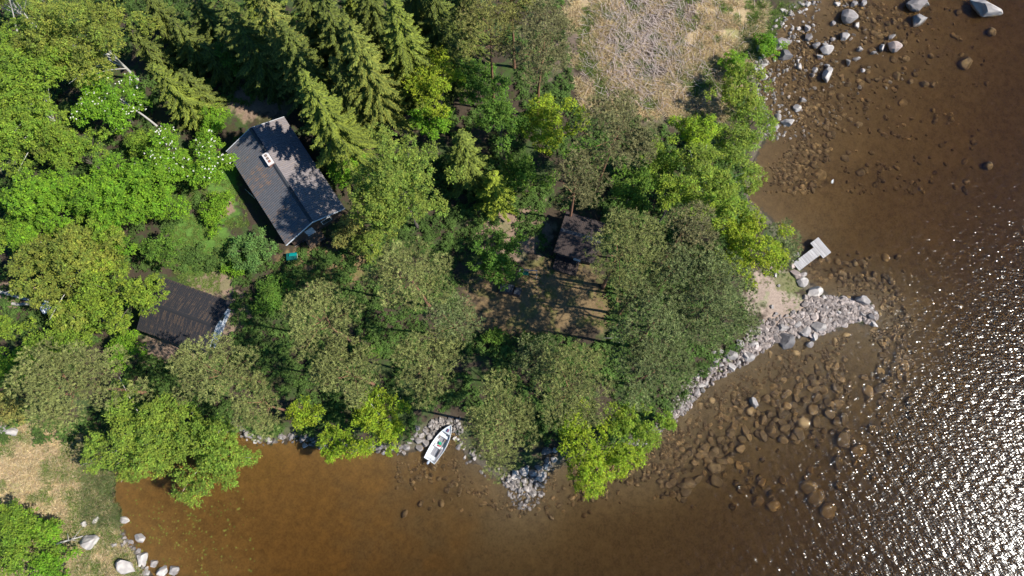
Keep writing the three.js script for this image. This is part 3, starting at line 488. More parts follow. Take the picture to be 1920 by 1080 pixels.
// ---------------------------------------------------------------- the moored boat
{
  const g = new THREE.Group(), stern = at(805, 864, 0.4), bow = at(846, 798, 0.4), len = stern.distanceTo(bow); g.position.set(stern.x, 0, stern.z); g.rotation.y = -Math.atan2(bow.z - stern.z, bow.x - stern.x);
  const B = 0.8, N = 22, hb = (s) => B * (s < 0.4 ? lerp(0.84, 1, Math.sin(s / 0.4 * Math.PI / 2)) : Math.pow(Math.max(0, 1 - Math.pow((s - 0.4) / 0.6, 2.1)), 0.78)), sheer = (s) => 0.46 + 0.2 * s * s, keel = (s) => -0.14 + 0.5 * Math.pow(Math.max(0, s - 0.62) / 0.38, 2.2);
  function shell(inset, lift, flip) { const prof = [[1, 1], [0.97, 0.7], [0.9, 0.35], [0.74, 0.1], [0.36, 0.02], [0, 0]], p = [], id = [], m = prof.length * 2 - 1; for (let i = 0; i <= N; i++) { const s = i / N, b = Math.max(0.012, hb(s) - inset), y0 = keel(s) + lift, y1 = sheer(s); for (let k = 0; k < m; k++) { const q = k < prof.length ? prof[k] : prof[m - 1 - k], sg = k < prof.length ? 1 : -1; p.push(s * len - (s > 0.97 ? inset * 0.8 : 0) + (s === 0 && inset ? 0.05 : 0), y0 + (y1 - y0) * q[1], sg * q[0] * b); } } for (let i = 0; i < N; i++) for (let k = 0; k < m - 1; k++) { const a = i * m + k, c = a + m; flip ? id.push(a, a + 1, c, c, a + 1, c + 1) : id.push(a, c, a + 1, c, c + 1, a + 1); } const ge = new THREE.BufferGeometry(); ge.setAttribute('position', new THREE.Float32BufferAttribute(p, 3)); ge.setIndex(id); ge.computeVertexNormals(); return ge; }
  const white = std(0.74, 0.75, 0.76, 0.45), inner = std(0.66, 0.67, 0.68, 0.6), grey = std(0.32, 0.31, 0.33, 0.7);
  part(g, 'hull', shell(0, 0, false), new THREE.MeshStandardMaterial({ color: white.color, roughness: 0.45, side: THREE.DoubleSide }));
  part(g, 'inner_hull', shell(0.05, 0.2, true), new THREE.MeshStandardMaterial({ color: inner.color, roughness: 0.6, side: THREE.DoubleSide }));
  for (const sg of [-1, 1]) { const pts = []; for (let i = 0; i <= N; i++) { const s = i / N; pts.push(V(s * len, sheer(s) + 0.015, sg * Math.max(0.01, hb(s) - 0.02))); } part(g, 'gunwale', new THREE.TubeGeometry(new THREE.CatmullRomCurve3(pts), 44, 0.036, 6), white); }
  const tr = new THREE.Shape([[-0.67, 0.47], [-0.65, 0.2], [-0.5, -0.08], [0, -0.13], [0.5, -0.08], [0.65, 0.2], [0.67, 0.47], [0.2, 0.47], [0.18, 0.3], [-0.18, 0.3], [-0.2, 0.47]].map((q) => new THREE.Vector2(...q))), tg = new THREE.ExtrudeGeometry(tr, { depth: 0.07, bevelEnabled: false }); tg.rotateY(Math.PI / 2); tg.translate(-0.02, 0, 0); part(g, 'transom', tg, white);
  const bench = (x, w, y = 0.3) => part(g, 'thwart', box(w, 0.04, (hb(x / len) - 0.06) * 2, x, y, 0), inner);
  bench(0.42, 0.42); bench(1.75, 0.34); bench(3.0, 0.3, 0.34);
  const bd = new THREE.Shape(); bd.moveTo(0.78 * len, -hb(0.78) + 0.05); for (let i = 0; i <= 8; i++) { const s = 0.78 + 0.21 * i / 8; bd.lineTo(s * len, -Math.max(0.02, hb(s) - 0.05)); } for (let i = 8; i >= 0; i--) { const s = 0.78 + 0.21 * i / 8; bd.lineTo(s * len, Math.max(0.02, hb(s) - 0.05)); }
  part(g, 'bow_deck', new THREE.ExtrudeGeometry(bd, { depth: 0.04, bevelEnabled: false }).rotateX(Math.PI / 2).translate(0, 0.56, 0), std(0.5, 0.54, 0.57, 0.5));  // tree shadow over the bow is put into the deck's bluish grey
  for (const z of [-0.24, 0, 0.24]) part(g, 'floor_board', box(2.6, 0.03, 0.19, 1.75, 0.105, z), grey);
  part(g, 'side_locker', box(1.5, 0.05, 0.16, 1.0, 0.38, 0.56), grey);
  const tow = top(g, 'motor_boat', 'white open boat with outboard motor, moored bow-in among the shore stones', 'boat'); tow.updateMatrixWorld();
  const put = (o, x, y, z, turn = 0) => { const p = tow.localToWorld(V(x, y, z)); o.position.copy(p); o.rotation.y = tow.rotation.y + turn; };
  const mo = new THREE.Group(); part(mo, 'cowling', new THREE.SphereGeometry(0.17, 12, 8).scale(1.35, 0.95, 0.85).translate(-0.14, 0.33, 0), std(0.45, 0.5, 0.58, 0.35)); part(mo, 'shaft', box(0.1, 0.7, 0.07, -0.17, -0.1, 0), grey); part(mo, 'clamp', box(0.16, 0.2, 0.2, -0.02, 0.1, 0), grey); part(mo, 'tiller', rod(V(0, 0.3, 0), V(0.5, 0.34, 0.06), 0.02), grey); put(mo, -0.05, 0.3, 0); top(mo, 'outboard_motor', 'grey outboard motor hanging on the stern of the white boat', 'motor');
  const can = new THREE.Group(); part(can, 'canister', box(0.34, 0.2, 0.24, 0, 0.1, 0), std(0.03, 0.42, 0.2, 0.5)); part(can, 'handle', box(0.18, 0.04, 0.05, 0, 0.235, 0), std(0.02, 0.3, 0.15)); put(can, 2.12, 0.13, -0.02, 0.3); top(can, 'fuel_canister', 'bright green canister in the middle of the white boat', 'canister');
  const vest = new THREE.Group(); part(vest, 'back_panel', box(0.14, 0.08, 0.36, 0, 0.05, 0), std(0.55, 0.03, 0.04)); part(vest, 'strap', box(0.16, 0.02, 0.04, 0, 0.1, 0), grey); put(vest, 1.86, 0.32, 0.05, 0.2); top(vest, 'life_vest', 'red life vest on the middle bench of the white boat', 'life vest');
  const mat = new THREE.Group(); part(mat, 'cushion', box(0.34, 0.05, 0.3, 0, 0.03, 0), std(0.05, 0.08, 0.2)); part(mat, 'stripe', box(0.35, 0.012, 0.06, 0, 0.062, 0.05), std(0.5, 0.1, 0.03)); part(mat, 'stripe', box(0.35, 0.012, 0.05, 0, 0.062, -0.06), std(0.02, 0.03, 0.1)); put(mat, 3.72, 0.56, -0.02, 0.1); top(mat, 'boat_cushion', 'dark blue cushion with red stripe on the bow of the white boat', 'cushion');
  for (const s of [-1, 1]) { const oar = new THREE.Group(); part(oar, 'shaft', rod(V(-1.1, 0, 0), V(0.7, 0, 0), 0.022), W.deck[1]); part(oar, 'blade', box(0.5, 0.02, 0.12, 0.92, 0, 0), W.deck[1]); put(oar, 1.8, 0.345, s * 0.42 - 0.06, s * 0.06); top(oar, 'oar', s < 0 ? 'wooden oar along the left side of the white boat' : 'wooden oar along the right side of the white boat', 'oar'); }
}

// ---------------------------------------------------------------- yard things
function ground(px, py, h = 1.4) { const p = at(px, py, h); p.y = groundAt(p.x, p.z); return p; }
{ const g = new THREE.Group(), p = ground(551, 484), teal = std(0.0, 0.26, 0.24, 0.45), dk = std(0.005, 0.1, 0.09, 0.5); g.position.copy(p); g.rotation.y = 0.1; part(g, 'body', (() => { const q = box(1.0, 0.75, 0.8, 0, 0.375, 0), a = q.attributes.position; for (let i = 0; i < a.count; i++) if (a.getY(i) < 0.1) a.setXYZ(i, a.getX(i) * 0.85, a.getY(i), a.getZ(i) * 0.85); q.computeVertexNormals(); return q; })(), dk); part(g, 'lid', new THREE.CylinderGeometry(0.42, 0.42, 0.62, 14, 1, false, 0, Math.PI).rotateX(Math.PI / 2).rotateZ(0).scale(1, 0.35, 1.3).rotateY(Math.PI / 2).translate(0.14, 0.76, 0), teal); part(g, 'lid', box(0.38, 0.04, 0.84, -0.34, 0.8, 0).rotateZ(0.1), dk); part(g, 'handle', box(0.05, 0.05, 0.5, 0.6, 0.7, 0), std(0.3, 0.28, 0.25)); for (const z of [-0.3, 0.3]) part(g, 'wheel', new THREE.CylinderGeometry(0.16, 0.16, 0.08, 14).rotateX(Math.PI / 2).translate(0.56, 0.16, z), std(0.05, 0.05, 0.05)); top(g, 'lidded_cart', 'teal plastic lidded garden cart beside the lilac bush', 'cart'); }
{ const g = new THREE.Group(), p = ground(990, 514); g.position.copy(p); g.rotation.y = -0.08; const pole = std(0.4, 0.42, 0.45, 0.5); part(g, 'top_beam', rod(V(-1, 1.9, 0), V(1.0, 1.9, 0), 0.045), pole); for (const x of [-0.95, 0.95]) for (const z of [-0.55, 0.55]) part(g, 'leg', rod(V(x, -0.05, z), V(x, 1.9, 0), 0.03), pole); part(g, 'seat', box(0.62, 0.05, 0.34, -0.25, 0.55, 0.1), std(0.01, 0.2, 0.12, 0.6)); part(g, 'backrest', box(0.62, 0.4, 0.04, -0.25, 0.78, -0.08), std(0.01, 0.17, 0.1, 0.6)); for (const x of [-0.54, 0.04]) part(g, 'chain', rod(V(x, 0.55, 0.1), V(x, 1.9, 0), 0.012), pole); top(g, 'garden_swing', 'garden swing with pale poles and green seat in the clearing', 'swing'); }
{ const p = ground(950, 543), q = ground(970, 549), cover = (w, h, d, s) => { const g = new THREE.BoxGeometry(w, h, d, 8, 4, 6), a = g.attributes.position; for (let i = 0; i < a.count; i++) { const x = a.getX(i), y = a.getY(i), z = a.getZ(i), t = y / h + 0.5; a.setXYZ(i, x * (1.1 - 0.2 * t * t) + (noise3(x * 3 + s, y * 2, z * 3) - 0.5) * 0.12, y + (noise3(x * 2.4, s, z * 2.4) - 0.5) * 0.22 * t, z * (1.1 - 0.2 * t * t) + (noise3(x * 3, y * 2 + s, z * 3) - 0.5) * 0.12); } g.computeVertexNormals(); g.translate(0, h / 2 - 0.03, 0); return g; }, m = std(0.035, 0.042, 0.055, 0.55);
  const g = new THREE.Mesh(cover(1.55, 0.95, 0.95, 3), m); g.position.copy(p); g.rotation.y = -0.2; top(g, 'furniture_cover', 'larger dark blue-grey tarpaulin over garden furniture in the clearing', 'cover'); const k = new THREE.Mesh(cover(0.72, 0.9, 0.85, 8), m); k.position.copy(q); k.rotation.y = -0.3; top(k, 'furniture_cover', 'smaller dark tarpaulin-covered chair right of the larger cover', 'cover'); }
const bleached = grained(2, [0.42, 0.39, 0.35], [0.3, 0.27, 0.24], 0.08);
function log(x0, y0, x1, y1, r0, r1, h0, h1, label, mat = bleached[0], twigs = 0, name = 'fallen_log') {
  const a = ground(x0, y0), b = ground(x1, y1); a.y += h0; b.y += h1; const g = new THREE.Group(), r = rng(x0 + y0), d = b.clone().sub(a), pts = [0, 0.3, 0.65, 1].map((t) => d.clone().multiplyScalar(t).add(V(G(r) * 0.1, G(r) * 0.06, G(r) * 0.1))), c = new THREE.CatmullRomCurve3(pts), t = new THREE.TubeGeometry(c, 12, 1, 7), p = t.attributes.position, q = V(), o = V();
  for (let i = 0; i < p.count; i++) { const k = Math.floor(i / 8) / 12; c.getPointAt(k, o); q.fromBufferAttribute(p, i).sub(o).multiplyScalar(lerp(r0, r1, k)).add(o); p.setXYZ(i, q.x, q.y, q.z); }
  g.position.copy(a); part(g, 'stem', t, mat); for (let i = 0; i < twigs; i++) { const s = c.getPointAt(0.55 + 0.4 * r()); part(g, 'branch', limb(s, s.clone().add(V(G(r), 0.25 + r() * 0.5, G(r)).add(d.clone().normalize().multiplyScalar(0.8))), r1 * 0.7), mat); }
  top(g, name, label, name === 'dead_tree' ? 'tree' : 'log');
}
log(3, 548, 70, 566, 0.22, 0.16, 0.5, 0.5, 'upper of two weathered grey logs at the left edge'); log(30, 571, 68, 572, 0.18, 0.16, 0.4, 0.4, 'lower and shorter of two weathered grey logs at the left edge');
log(323, 260, 268, 224, 0.13, 0.05, 3.2, 6.6, 'bleached forked dead stem leaning between the two flowering rowans', bleached[0], 4, 'dead_tree'); log(101, 124, 117, 80, 0.12, 0.03, 6, 9, 'thin pale dead stem standing between the two birches at the top left', bleached[1], 4, 'dead_tree');
log(96, 1022, 150, 1006, 0.12, 0.07, 0.5, 0.3, 'bleached fallen branch between the bottom left bushes and the square rock', bleached[0], 6); log(1170, 650, 1150, 632, 0.08, 0.04, 0.3, 0.3, 'thin dry branch lying at the lower right corner of the clearing', bleached[1], 3);
{ const p = ground(95, 580), g = new THREE.IcosahedronGeometry(0.62, 3), a = g.attributes.position; for (let i = 0; i < a.count; i++) { const x = a.getX(i), y = a.getY(i), z = a.getZ(i), k = 0.7 + 0.7 * noise3(x * 2.6, y * 2.6, z * 2.6) + 0.25 * noise3(x * 7, y * 7, z * 7); a.setXYZ(i, x * k * 0.8, y * k * 0.55, z * k); } g.computeVertexNormals(); const m = new THREE.Mesh(g, std(0.72, 0.74, 0.8, 0.5)); m.position.copy(p); m.position.y += 0.9; top(m, 'plastic_bag', 'crumpled white plastic bag right of the weathered logs', 'bag'); }
{ const g = new THREE.Group(), p = at(1560, 341, 0); g.position.copy(p); g.rotation.y = 1.2; part(g, 'body', new THREE.SphereGeometry(0.16, 12, 8).scale(1.5, 0.7, 0.85).translate(0, 0.06, 0), std(0.8, 0.8, 0.8)); part(g, 'wing', new THREE.SphereGeometry(0.1, 10, 6).scale(2.2, 0.4, 0.5).translate(-0.06, 0.13, 0.09), std(0.5, 0.52, 0.55)); part(g, 'wing', new THREE.SphereGeometry(0.1, 10, 6).scale(2.2, 0.4, 0.5).translate(-0.06, 0.13, -0.09), std(0.5, 0.52, 0.55)); part(g, 'head', new THREE.SphereGeometry(0.065, 10, 8).translate(0.2, 0.2, 0), std(0.8, 0.8, 0.8)); part(g, 'beak', new THREE.ConeGeometry(0.02, 0.08, 6).rotateZ(-Math.PI / 2).translate(0.3, 0.19, 0), std(0.6, 0.35, 0.05)); top(g, 'gull', 'small white gull resting on the open lake above the jetty', 'bird'); }
// ---------------------------------------------------------------- stones
function stoneGeo(seed, detail = 3, cuts = 13, deep = 0.46) {
  const r = rng(seed), g0 = new THREE.IcosahedronGeometry(1, detail), g = g0, p = g.attributes.position, planes = [], col = new Float32Array(p.count * 3);
  for (let i = 0; i < cuts; i++) planes.push([...onSphere(r), deep + 0.3 * r()]);
  for (let i = 0; i < p.count; i++) {
    let x = p.getX(i), y = p.getY(i), z = p.getZ(i);
    for (const [a, b, c, d] of planes) { const k = x * a + y * b + z * c - d; if (k > 0) { x -= a * k; y -= b * k; z -= c * k; } }
    const w = 1 + (noise3(x * 2.2 + seed, y * 2.2, z * 2.2) - 0.5) * 0.16 + (noise3(x * 6, y * 6 + seed, z * 6) - 0.5) * 0.08; x *= w; y *= w; z *= w; p.setXYZ(i, x, y, z);
    const lichen = smooth(noise3(x * 2.6 + 9, y * 2.6 + seed, z * 2.6), 0.5, 0.72), sp = 0.78 + 0.44 * noise3(x * 8 + seed, y * 8, z * 8), k = lerp(0.8, 1.15, lichen) * sp;
    col[i * 3] = k * lerp(1, 1.02, lichen); col[i * 3 + 1] = k * lerp(0.97, 1, lichen); col[i * 3 + 2] = k * lerp(0.96, 0.95, lichen);
  }
  g.computeVertexNormals(); g.setAttribute('color', new THREE.BufferAttribute(col, 3)); g.deleteAttribute('uv'); return g;
}
const cobbles = Array.from({ length: 4 }, (_, i) => smoothStone(140 + i * 7));
const stones = Array.from({ length: 10 }, (_, i) => stoneGeo(40 + i * 7));
function smoothStone(seed, detail = 3) { let g = stoneGeo(seed, detail, 8, 0.6); g.deleteAttribute('normal'); g = mergeVertices(g, 1e-3); g.computeVertexNormals(); return g; }
const rockMat = { pale: std(0.47, 0.435, 0.405, 0.95, { vertexColors: true, flatShading: true }), grey: std(0.32, 0.292, 0.275, 0.95, { vertexColors: true, flatShading: true }), dark: std(0.16, 0.15, 0.15, 0.95, { vertexColors: true, flatShading: true }), brown: std(0.275, 0.185, 0.085, 0.95, { vertexColors: true }), spit: std(0.42, 0.365, 0.335, 0.95, { vertexColors: true, flatShading: true }), pink: std(0.42, 0.34, 0.3, 0.95, { vertexColors: true, flatShading: true }) };
let stoneSeed = 900;
const unnamedStones = [], landmarks = [['moored boat', 825, 830]];
// px, py: middle; w, d: extent in survey pixels; sub: metres its top lies under the water
function stone(px, py, w, d, o = {}) {
  const r = rng(stoneSeed++), k = span(px, py), sx = w * k / 2 * (o.sub ? 1.1 : 1.4), sz = d * k / 2 * (o.sub ? 1.1 : 1.4), p = at(px, py, 0.2), gy = groundAt(p.x, p.z), s = Math.min(sx, sz), m = new THREE.Mesh(o.sub ? cobbles[Math.floor(r() * 4)] : stones[Math.floor(r() * 10)], rockMat[o.tone ?? (o.sub ? 'brown' : r() < 0.35 ? 'pale' : 'grey')]);
  let topY = o.sub ? Math.max(-o.sub, gy + 0.1) : Math.max(gy, 0) + s * (0.55 + 0.25 * r()); if (o.sub) topY = Math.min(topY, -0.05);
  const half = Math.max(s * 0.6, (topY - gy) * 0.56); m.scale.set(sx, half * 1.45, sz); m.position.set(p.x, topY - half * 0.92, p.z); m.rotation.set(G(r) * 0.25, (o.turn ?? G(r) * 0.5), G(r) * 0.25);
  top(m, o.name ?? 'boulder', o.label, 'stone', o.group); m.userData.kindOfStone = o.sub ? 'sunken brown' : o.tone ?? 'grey'; if (o.own || !o.group) landmarks.push([(o.label ?? '').split(/,| (?:in|at|near|below|beside|between|just|touching|standing|alone|on|right|left|under|far|cut|with|beyond|off|behind|and)\b/)[0], px, py]); else unnamedStones.push([m, px, py, Math.max(w, d)]); return m;
}
function field(ox, oy, s, group, label, list, base = {}) { for (const [u, v, w, d, own, more] of list) stone(ox + u / s, oy + v / s, w / s, d / s, { label: own || label, own: !!own, group, ...base, ...more }); }
field(1360, 0, 3.556, 'stones in the shallows at the top right', 'grey stone breaking the surface of the top right shallows', [
  [1740, 52, 180, 115, 'largest pale boulder, near the top right corner', { tone: 'pale' }], [1268, 28, 140, 100, 'dark-flanked boulder cut by the top edge, left of the largest pale one'], [1290, 125, 95, 80, 'bluish boulder just below the one cut by the top edge'], [812, 125, 105, 95, 'big square boulder in the upper shallows with a white stone at its lower right', { tone: 'grey' }], [370, 285, 120, 82, 'upper boulder of the touching pair at the shore of the shallows', { tone: 'grey' }], [395, 362, 85, 80, 'lower darker boulder of the touching pair at the shore of the shallows', { tone: 'dark' }], [1128, 322, 85, 70, 'flat pale pinkish boulder at the outer edge of the shallows', { tone: 'pink' }], [678, 342, 82, 62, 'pale oblong boulder in the middle of the shallows', { tone: 'pale' }], [795, 242, 55, 58, 'rounded grey boulder below the big square one'], [680, 490, 66, 95, 'pointed white-veined boulder in the lower shallows', { tone: 'pale' }], [420, 812, 75, 58, 'smooth pale boulder beside the lower shore alder', { tone: 'pale' }],
  [555, 248, 50, 55], [550, 185, 45, 42], [480, 717, 42, 50], [520, 660, 40, 35], [495, 437, 38, 40], [605, 300, 50, 42], [635, 372, 45, 32], [880, 160, 38, 36, 'small white stone touching the big square boulder', { tone: 'pale' }], [720, 152, 30, 38], [258, 507, 60, 50], [197, 455, 40, 65], [232, 455, 35, 48], [255, 428, 50, 32], [228, 392, 30, 35], [860, 20, 40, 40], [925, 15, 35, 55], [748, 18, 50, 28], [380, 65, 45, 25], [550, 25, 35, 30], [1112, 240, 50, 32], [1048, 310, 35, 50], [900, 318, 40, 38], [825, 408, 30, 45], [880, 384, 42, 22], [600, 460, 26, 40], [585, 495, 25, 32], [670, 295, 35, 35], [720, 260, 32, 22], [448, 190, 25, 25], [490, 183, 30, 22], [258, 375, 26, 25], [330, 845, 50, 65], [355, 785, 32, 50], [232, 708, 40, 35], [920, 467, 28, 26], [1350, 15, 35, 28], [683, 432, 28, 28], [488, 397, 24, 28], [215, 325, 30, 45], [992, 345, 32, 20],
]);
field(1360, 0, 3.556, 'stones under the water at the top right', 'brown stone under the water of the top right shallows', [[1620, 408, 82, 95, 'brown sunken boulder alone in deeper water below the largest pale boulder', { sub: 0.12 }], [1160, 492, 55, 60], [1215, 378, 50, 50], [1795, 195, 50, 60], [585, 705, 50, 50], [800, 755, 45, 40], [765, 778, 45, 40], [905, 818, 60, 50], [655, 730, 40, 50], [1250, 530, 40, 40], [1345, 545, 60, 40], [1400, 550, 40, 40], [920, 550, 60, 60], [990, 325, 55, 50], [270, 465, 45, 45], [640, 625, 50, 45], [500, 590, 50, 35], [845, 785, 40, 40], [690, 800, 40, 40], [550, 755, 40, 40], [1045, 225, 60, 50], [1205, 270, 40, 40], [910, 70, 50, 35], [1135, 130, 40, 40]], { sub: 0.22 });
field(1280, 0, 3, 'stones under the water at the top right', 'brown stone under the water of the top right shallows', [[785, 975, 68, 72, 'largest of the sunken brown stones below the shore alders'], [745, 915, 50, 45], [730, 855, 55, 40], [700, 940, 40, 40], [655, 940, 40, 50], [820, 840, 40, 35], [600, 860, 35, 40], [1740, 920, 40, 50]], { sub: 0.3 });
field(1380, 420, 4.154, 'boulders of the stony spit', 'grey boulder among the rubble of the spit', [
  [612, 535, 105, 95, 'large white-faced boulder at the root of the spit', { tone: 'pale' }], [515, 468, 85, 75, 'pale lichen-spotted boulder between the slab path and the white-faced boulder', { tone: 'pale' }], [1000, 595, 120, 82, 'big two-toned boulder at the outer end of the spit', { tone: 'grey' }], [388, 905, 105, 135, 'biggest dark wedge-shaped boulder on the lower side of the spit', { tone: 'dark' }], [352, 805, 95, 72, 'angular boulder just above the dark wedge-shaped one'], [535, 840, 92, 75, 'rounded grey boulder right of the dark wedge-shaped one'], [635, 800, 90, 88, 'broad flat grey boulder in the lower middle of the spit'], [465, 785, 70, 52], [612, 880, 50, 70, 'narrow pale stone below the broad flat boulder', { tone: 'pale' }], [582, 945, 56, 45], [90, 1028, 80, 75, 'round light boulder standing in the water left of the dark wedge', { tone: 'pale' }], [30, 932, 60, 60], [130, 930, 65, 45], [240, 890, 78, 48, 'flat tan slab at the waterline left of the angular boulder', { tone: 'pink' }], [520, 395, 55, 40], [475, 240, 55, 45, 'pale stone under the upper edge of the jetty', { tone: 'pale' }], [1040, 720, 60, 55, 'bluish dark boulder near the outer end of the spit', { tone: 'dark' }], [990, 700, 45, 50], [1080, 778, 60, 40, 'outermost flat stone of the spit'], [680, 572, 40, 45], [292, 400, 32, 45], [320, 492, 25, 22], [845, 575, 40, 30], [790, 690, 36, 34], [700, 660, 34, 30], [870, 690, 36, 30], [910, 640, 34, 32], [760, 620, 30, 30], [560, 700, 34, 30], [500, 720, 36, 30], [430, 690, 30, 26], [1085, 690, 34, 30], [1045, 655, 36, 34], [950, 660, 30, 34], [820, 740, 34, 30], [730, 745, 40, 34], [170, 850, 40, 36], [250, 820, 36, 34], [200, 800, 30, 30], [100, 880, 34, 30], [300, 700, 30, 26], [265, 650, 28, 28],
]);
for (const [u, v, w, d, t, l] of [[428, 322, 78, 52, 0.75, 'upper pinkish slab of the stone path at the foot of the jetty'], [462, 395, 62, 95, 0.5, 'lower pinkish slab of the stone path at the foot of the jetty']]) stone(1380 + u / 4.154, 420 + v / 4.154, w / 4.154, d / 4.154, { tone: 'pink', turn: t, label: l, own: true, group: 'boulders of the stony spit', name: 'stone_slab' });
field(1380, 420, 4.154, 'sunken stones round the spit', 'brown sunken stone beside the spit', [[645, 385, 50, 60], [710, 430, 55, 55], [615, 370, 40, 40], [905, 480, 60, 55], [985, 500, 70, 55], [1155, 640, 80, 80, 'large brown sunken boulder beyond the end of the spit', { sub: 0.25 }], [1130, 695, 30, 50], [775, 915, 60, 75], [480, 1000, 85, 62, 'broad sunken boulder below the dark wedge-shaped one', { sub: 0.15 }], [870, 860, 80, 50], [1090, 815, 95, 60], [740, 1050, 90, 50], [890, 570, 50, 40], [810, 545, 45, 40], [200, 950, 50, 60], [270, 1010, 50, 60], [345, 1040, 50, 50], [140, 1010, 40, 40]], { sub: 0.2 });
field(1280, 360, 3, 'boulders of the south-east shore', 'grey boulder at the edge of the south-east shore', [[320, 855, 45, 40], [265, 915, 62, 60, 'big grey block between the two round boulders of the south-east shore'], [365, 925, 60, 58], [275, 985, 50, 50], [180, 950, 40, 45], [230, 945, 35, 35], [215, 970, 30, 30], [205, 905, 40, 35], [170, 905, 25, 25], [155, 990, 40, 40], [75, 1045, 40, 35], [310, 960, 28, 40], [385, 855, 45, 35], [345, 885, 26, 22], [290, 880, 30, 26], [130, 1075, 30, 30], [40, 1070, 26, 26]]);
field(1280, 720, 3, 'sunken stones off the south-east shore', 'brown sunken stone off the south-east shore', [[690, 215, 92, 90, 'large brown sunken boulder far off the south-east shore', { sub: 0.2 }], [115, 400, 78, 60, 'brown sunken boulder alone below the others of the south-east shore', { sub: 0.3 }], [460, 210, 45, 38], [240, 190, 50, 40], [395, 145, 74, 80, 'sunken brown base under the single grey stone', { sub: 0.1 }], [560, 150, 50, 45], [100, 120, 50, 40], [300, 60, 60, 50], [170, 90, 50, 50], [520, 20, 60, 50], [650, 40, 50, 45], [480, 90, 60, 45], [40, 210, 45, 40], [330, 150, 45, 45], [430, 10, 55, 45]], { sub: 0.25 });
field(1280, 720, 3, 'boulders of the south-east shore', 'grey boulder at the edge of the south-east shore', [[407, 103, 44, 58, 'single grey stone standing out of the water off the south-east shore'], [75, 45, 38, 42], [105, 8, 62, 32], [35, 30, 34, 30], [15, 62, 30, 26], [60, 8, 26, 24]]);
field(640, 720, 3, 'stones of the small rubble point', 'grey stone on the small rubble point between the shore pines', [[1120, 510, 56, 56, 'largest round stone on the rubble point below the shore pines'], [1030, 500, 50, 46], [1075, 500, 42, 40], [1150, 460, 42, 40], [1195, 430, 36, 30], [1155, 430, 34, 30], [1110, 470, 42, 32], [1070, 545, 30, 26], [975, 505, 40, 50], [1150, 375, 62, 50, 'dark shaded stone left of the large lime-green alder', { tone: 'dark' }], [1202, 372, 34, 34], [970, 562, 24, 24], [1000, 520, 30, 30], [1040, 470, 30, 26], [940, 540, 30, 24]]);
field(740, 760, 7.71, 'dark round stones beside the boat', 'dark round stone left of the moored boat', [[165, 605, 95, 90], [365, 620, 115, 95], [450, 550, 110, 105], [345, 505, 140, 100], [380, 430, 95, 62], [505, 450, 95, 110], [300, 430, 70, 70], [250, 480, 80, 60], [205, 535, 80, 50], [525, 285, 95, 80], [440, 370, 70, 60], [600, 330, 60, 60], [340, 330, 80, 70]], { tone: 'grey' });
field(740, 760, 7.71, 'stones right of the boat', 'grey stone right of the moored boat', [[920, 605, 92, 80], [960, 545, 62, 60], [865, 470, 60, 60], [905, 490, 50, 45], [1000, 620, 50, 50], [640, 240, 82, 42], [555, 225, 62, 50], [795, 190, 52, 42], [1100, 690, 60, 50], [1150, 760, 60, 60]]);
field(0, 720, 3, 'stones of the bay shore', 'grey stone at the bay shore under the narrow pine', [[1330, 250, 36, 36], [1365, 245, 45, 36], [1400, 285, 45, 40], [1430, 320, 24, 24, 'small white stone standing in the bay water', { tone: 'pale' }], [1465, 300, 36, 32], [1712, 345, 30, 26], [1700, 305, 36, 46], [1585, 297, 30, 22], [1760, 325, 26, 14], [1510, 315, 36, 28], [1640, 300, 36, 30]]);
stone(30, 808, 34, 20, { tone: 'pale', label: 'pale flat rock in the grass at the left edge, above the straw meadow' });
field(0, 780, 3.6, 'stones of the lower left shore', 'grey rounded stone in the row along the lower left bay shore', [[835, 710, 66, 40, 'single pale stone in the water above the lower left row', { tone: 'pale' }], [940, 825, 66, 56, 'pale square stone in the water at the top of the lower left row', { tone: 'pale' }], [955, 965, 70, 80], [1030, 995, 46, 42], [1090, 1045, 72, 56], [1165, 1040, 60, 52, 'rightmost pale stone of the lower left row'], [985, 1060, 36, 36], [935, 910, 26, 30], [980, 1030, 26, 22], [862, 1012, 112, 96, 'big pale rock in the grass behind the lower left row', { tone: 'pale' }], [625, 840, 106, 104, 'big square pale rock on the lower left meadow', { tone: 'pale' }], [655, 700, 50, 44, 'grey rock in the grass above the big square one'], [585, 725, 40, 44], [770, 870, 40, 30]]);
// the rest are told apart by where they lie from the nearest named stone or the boat
{
  const WAY = ['right of', 'below and right of', 'straight below', 'below and left of', 'left of', 'above and left of', 'straight above', 'above and right of'], ORD = ['nearest', 'second', 'third', 'fourth', 'fifth', 'sixth', 'seventh', 'eighth', 'ninth', 'tenth', 'eleventh', 'twelfth'], seen = {};
  for (const [m, px, py, size] of unnamedStones) {
    let best = null, bd = 1e9; for (const l of landmarks) { const d = Math.hypot(px - l[1], py - l[2]); if (d < bd) { bd = d; best = l; } }
    const way = WAY[Math.round(Math.atan2(py - best[2], px - best[1]) / (Math.PI / 4) + 8) % 8], sunk = m.userData.kindOfStone === 'sunken brown', key = `${sunk ? 'sunken brown stone' : 'grey stone'} ${way} the ${best[0]}`;
    (seen[key] ??= []).push([bd, m]);
  }
  for (const [key, list] of Object.entries(seen)) list.sort((a, b) => a[0] - b[0]).forEach(([, m], i) => { m.userData.label = list.length > 1 ? `${ORD[i]} ${key}` : key; delete m.userData.kindOfStone; });
}
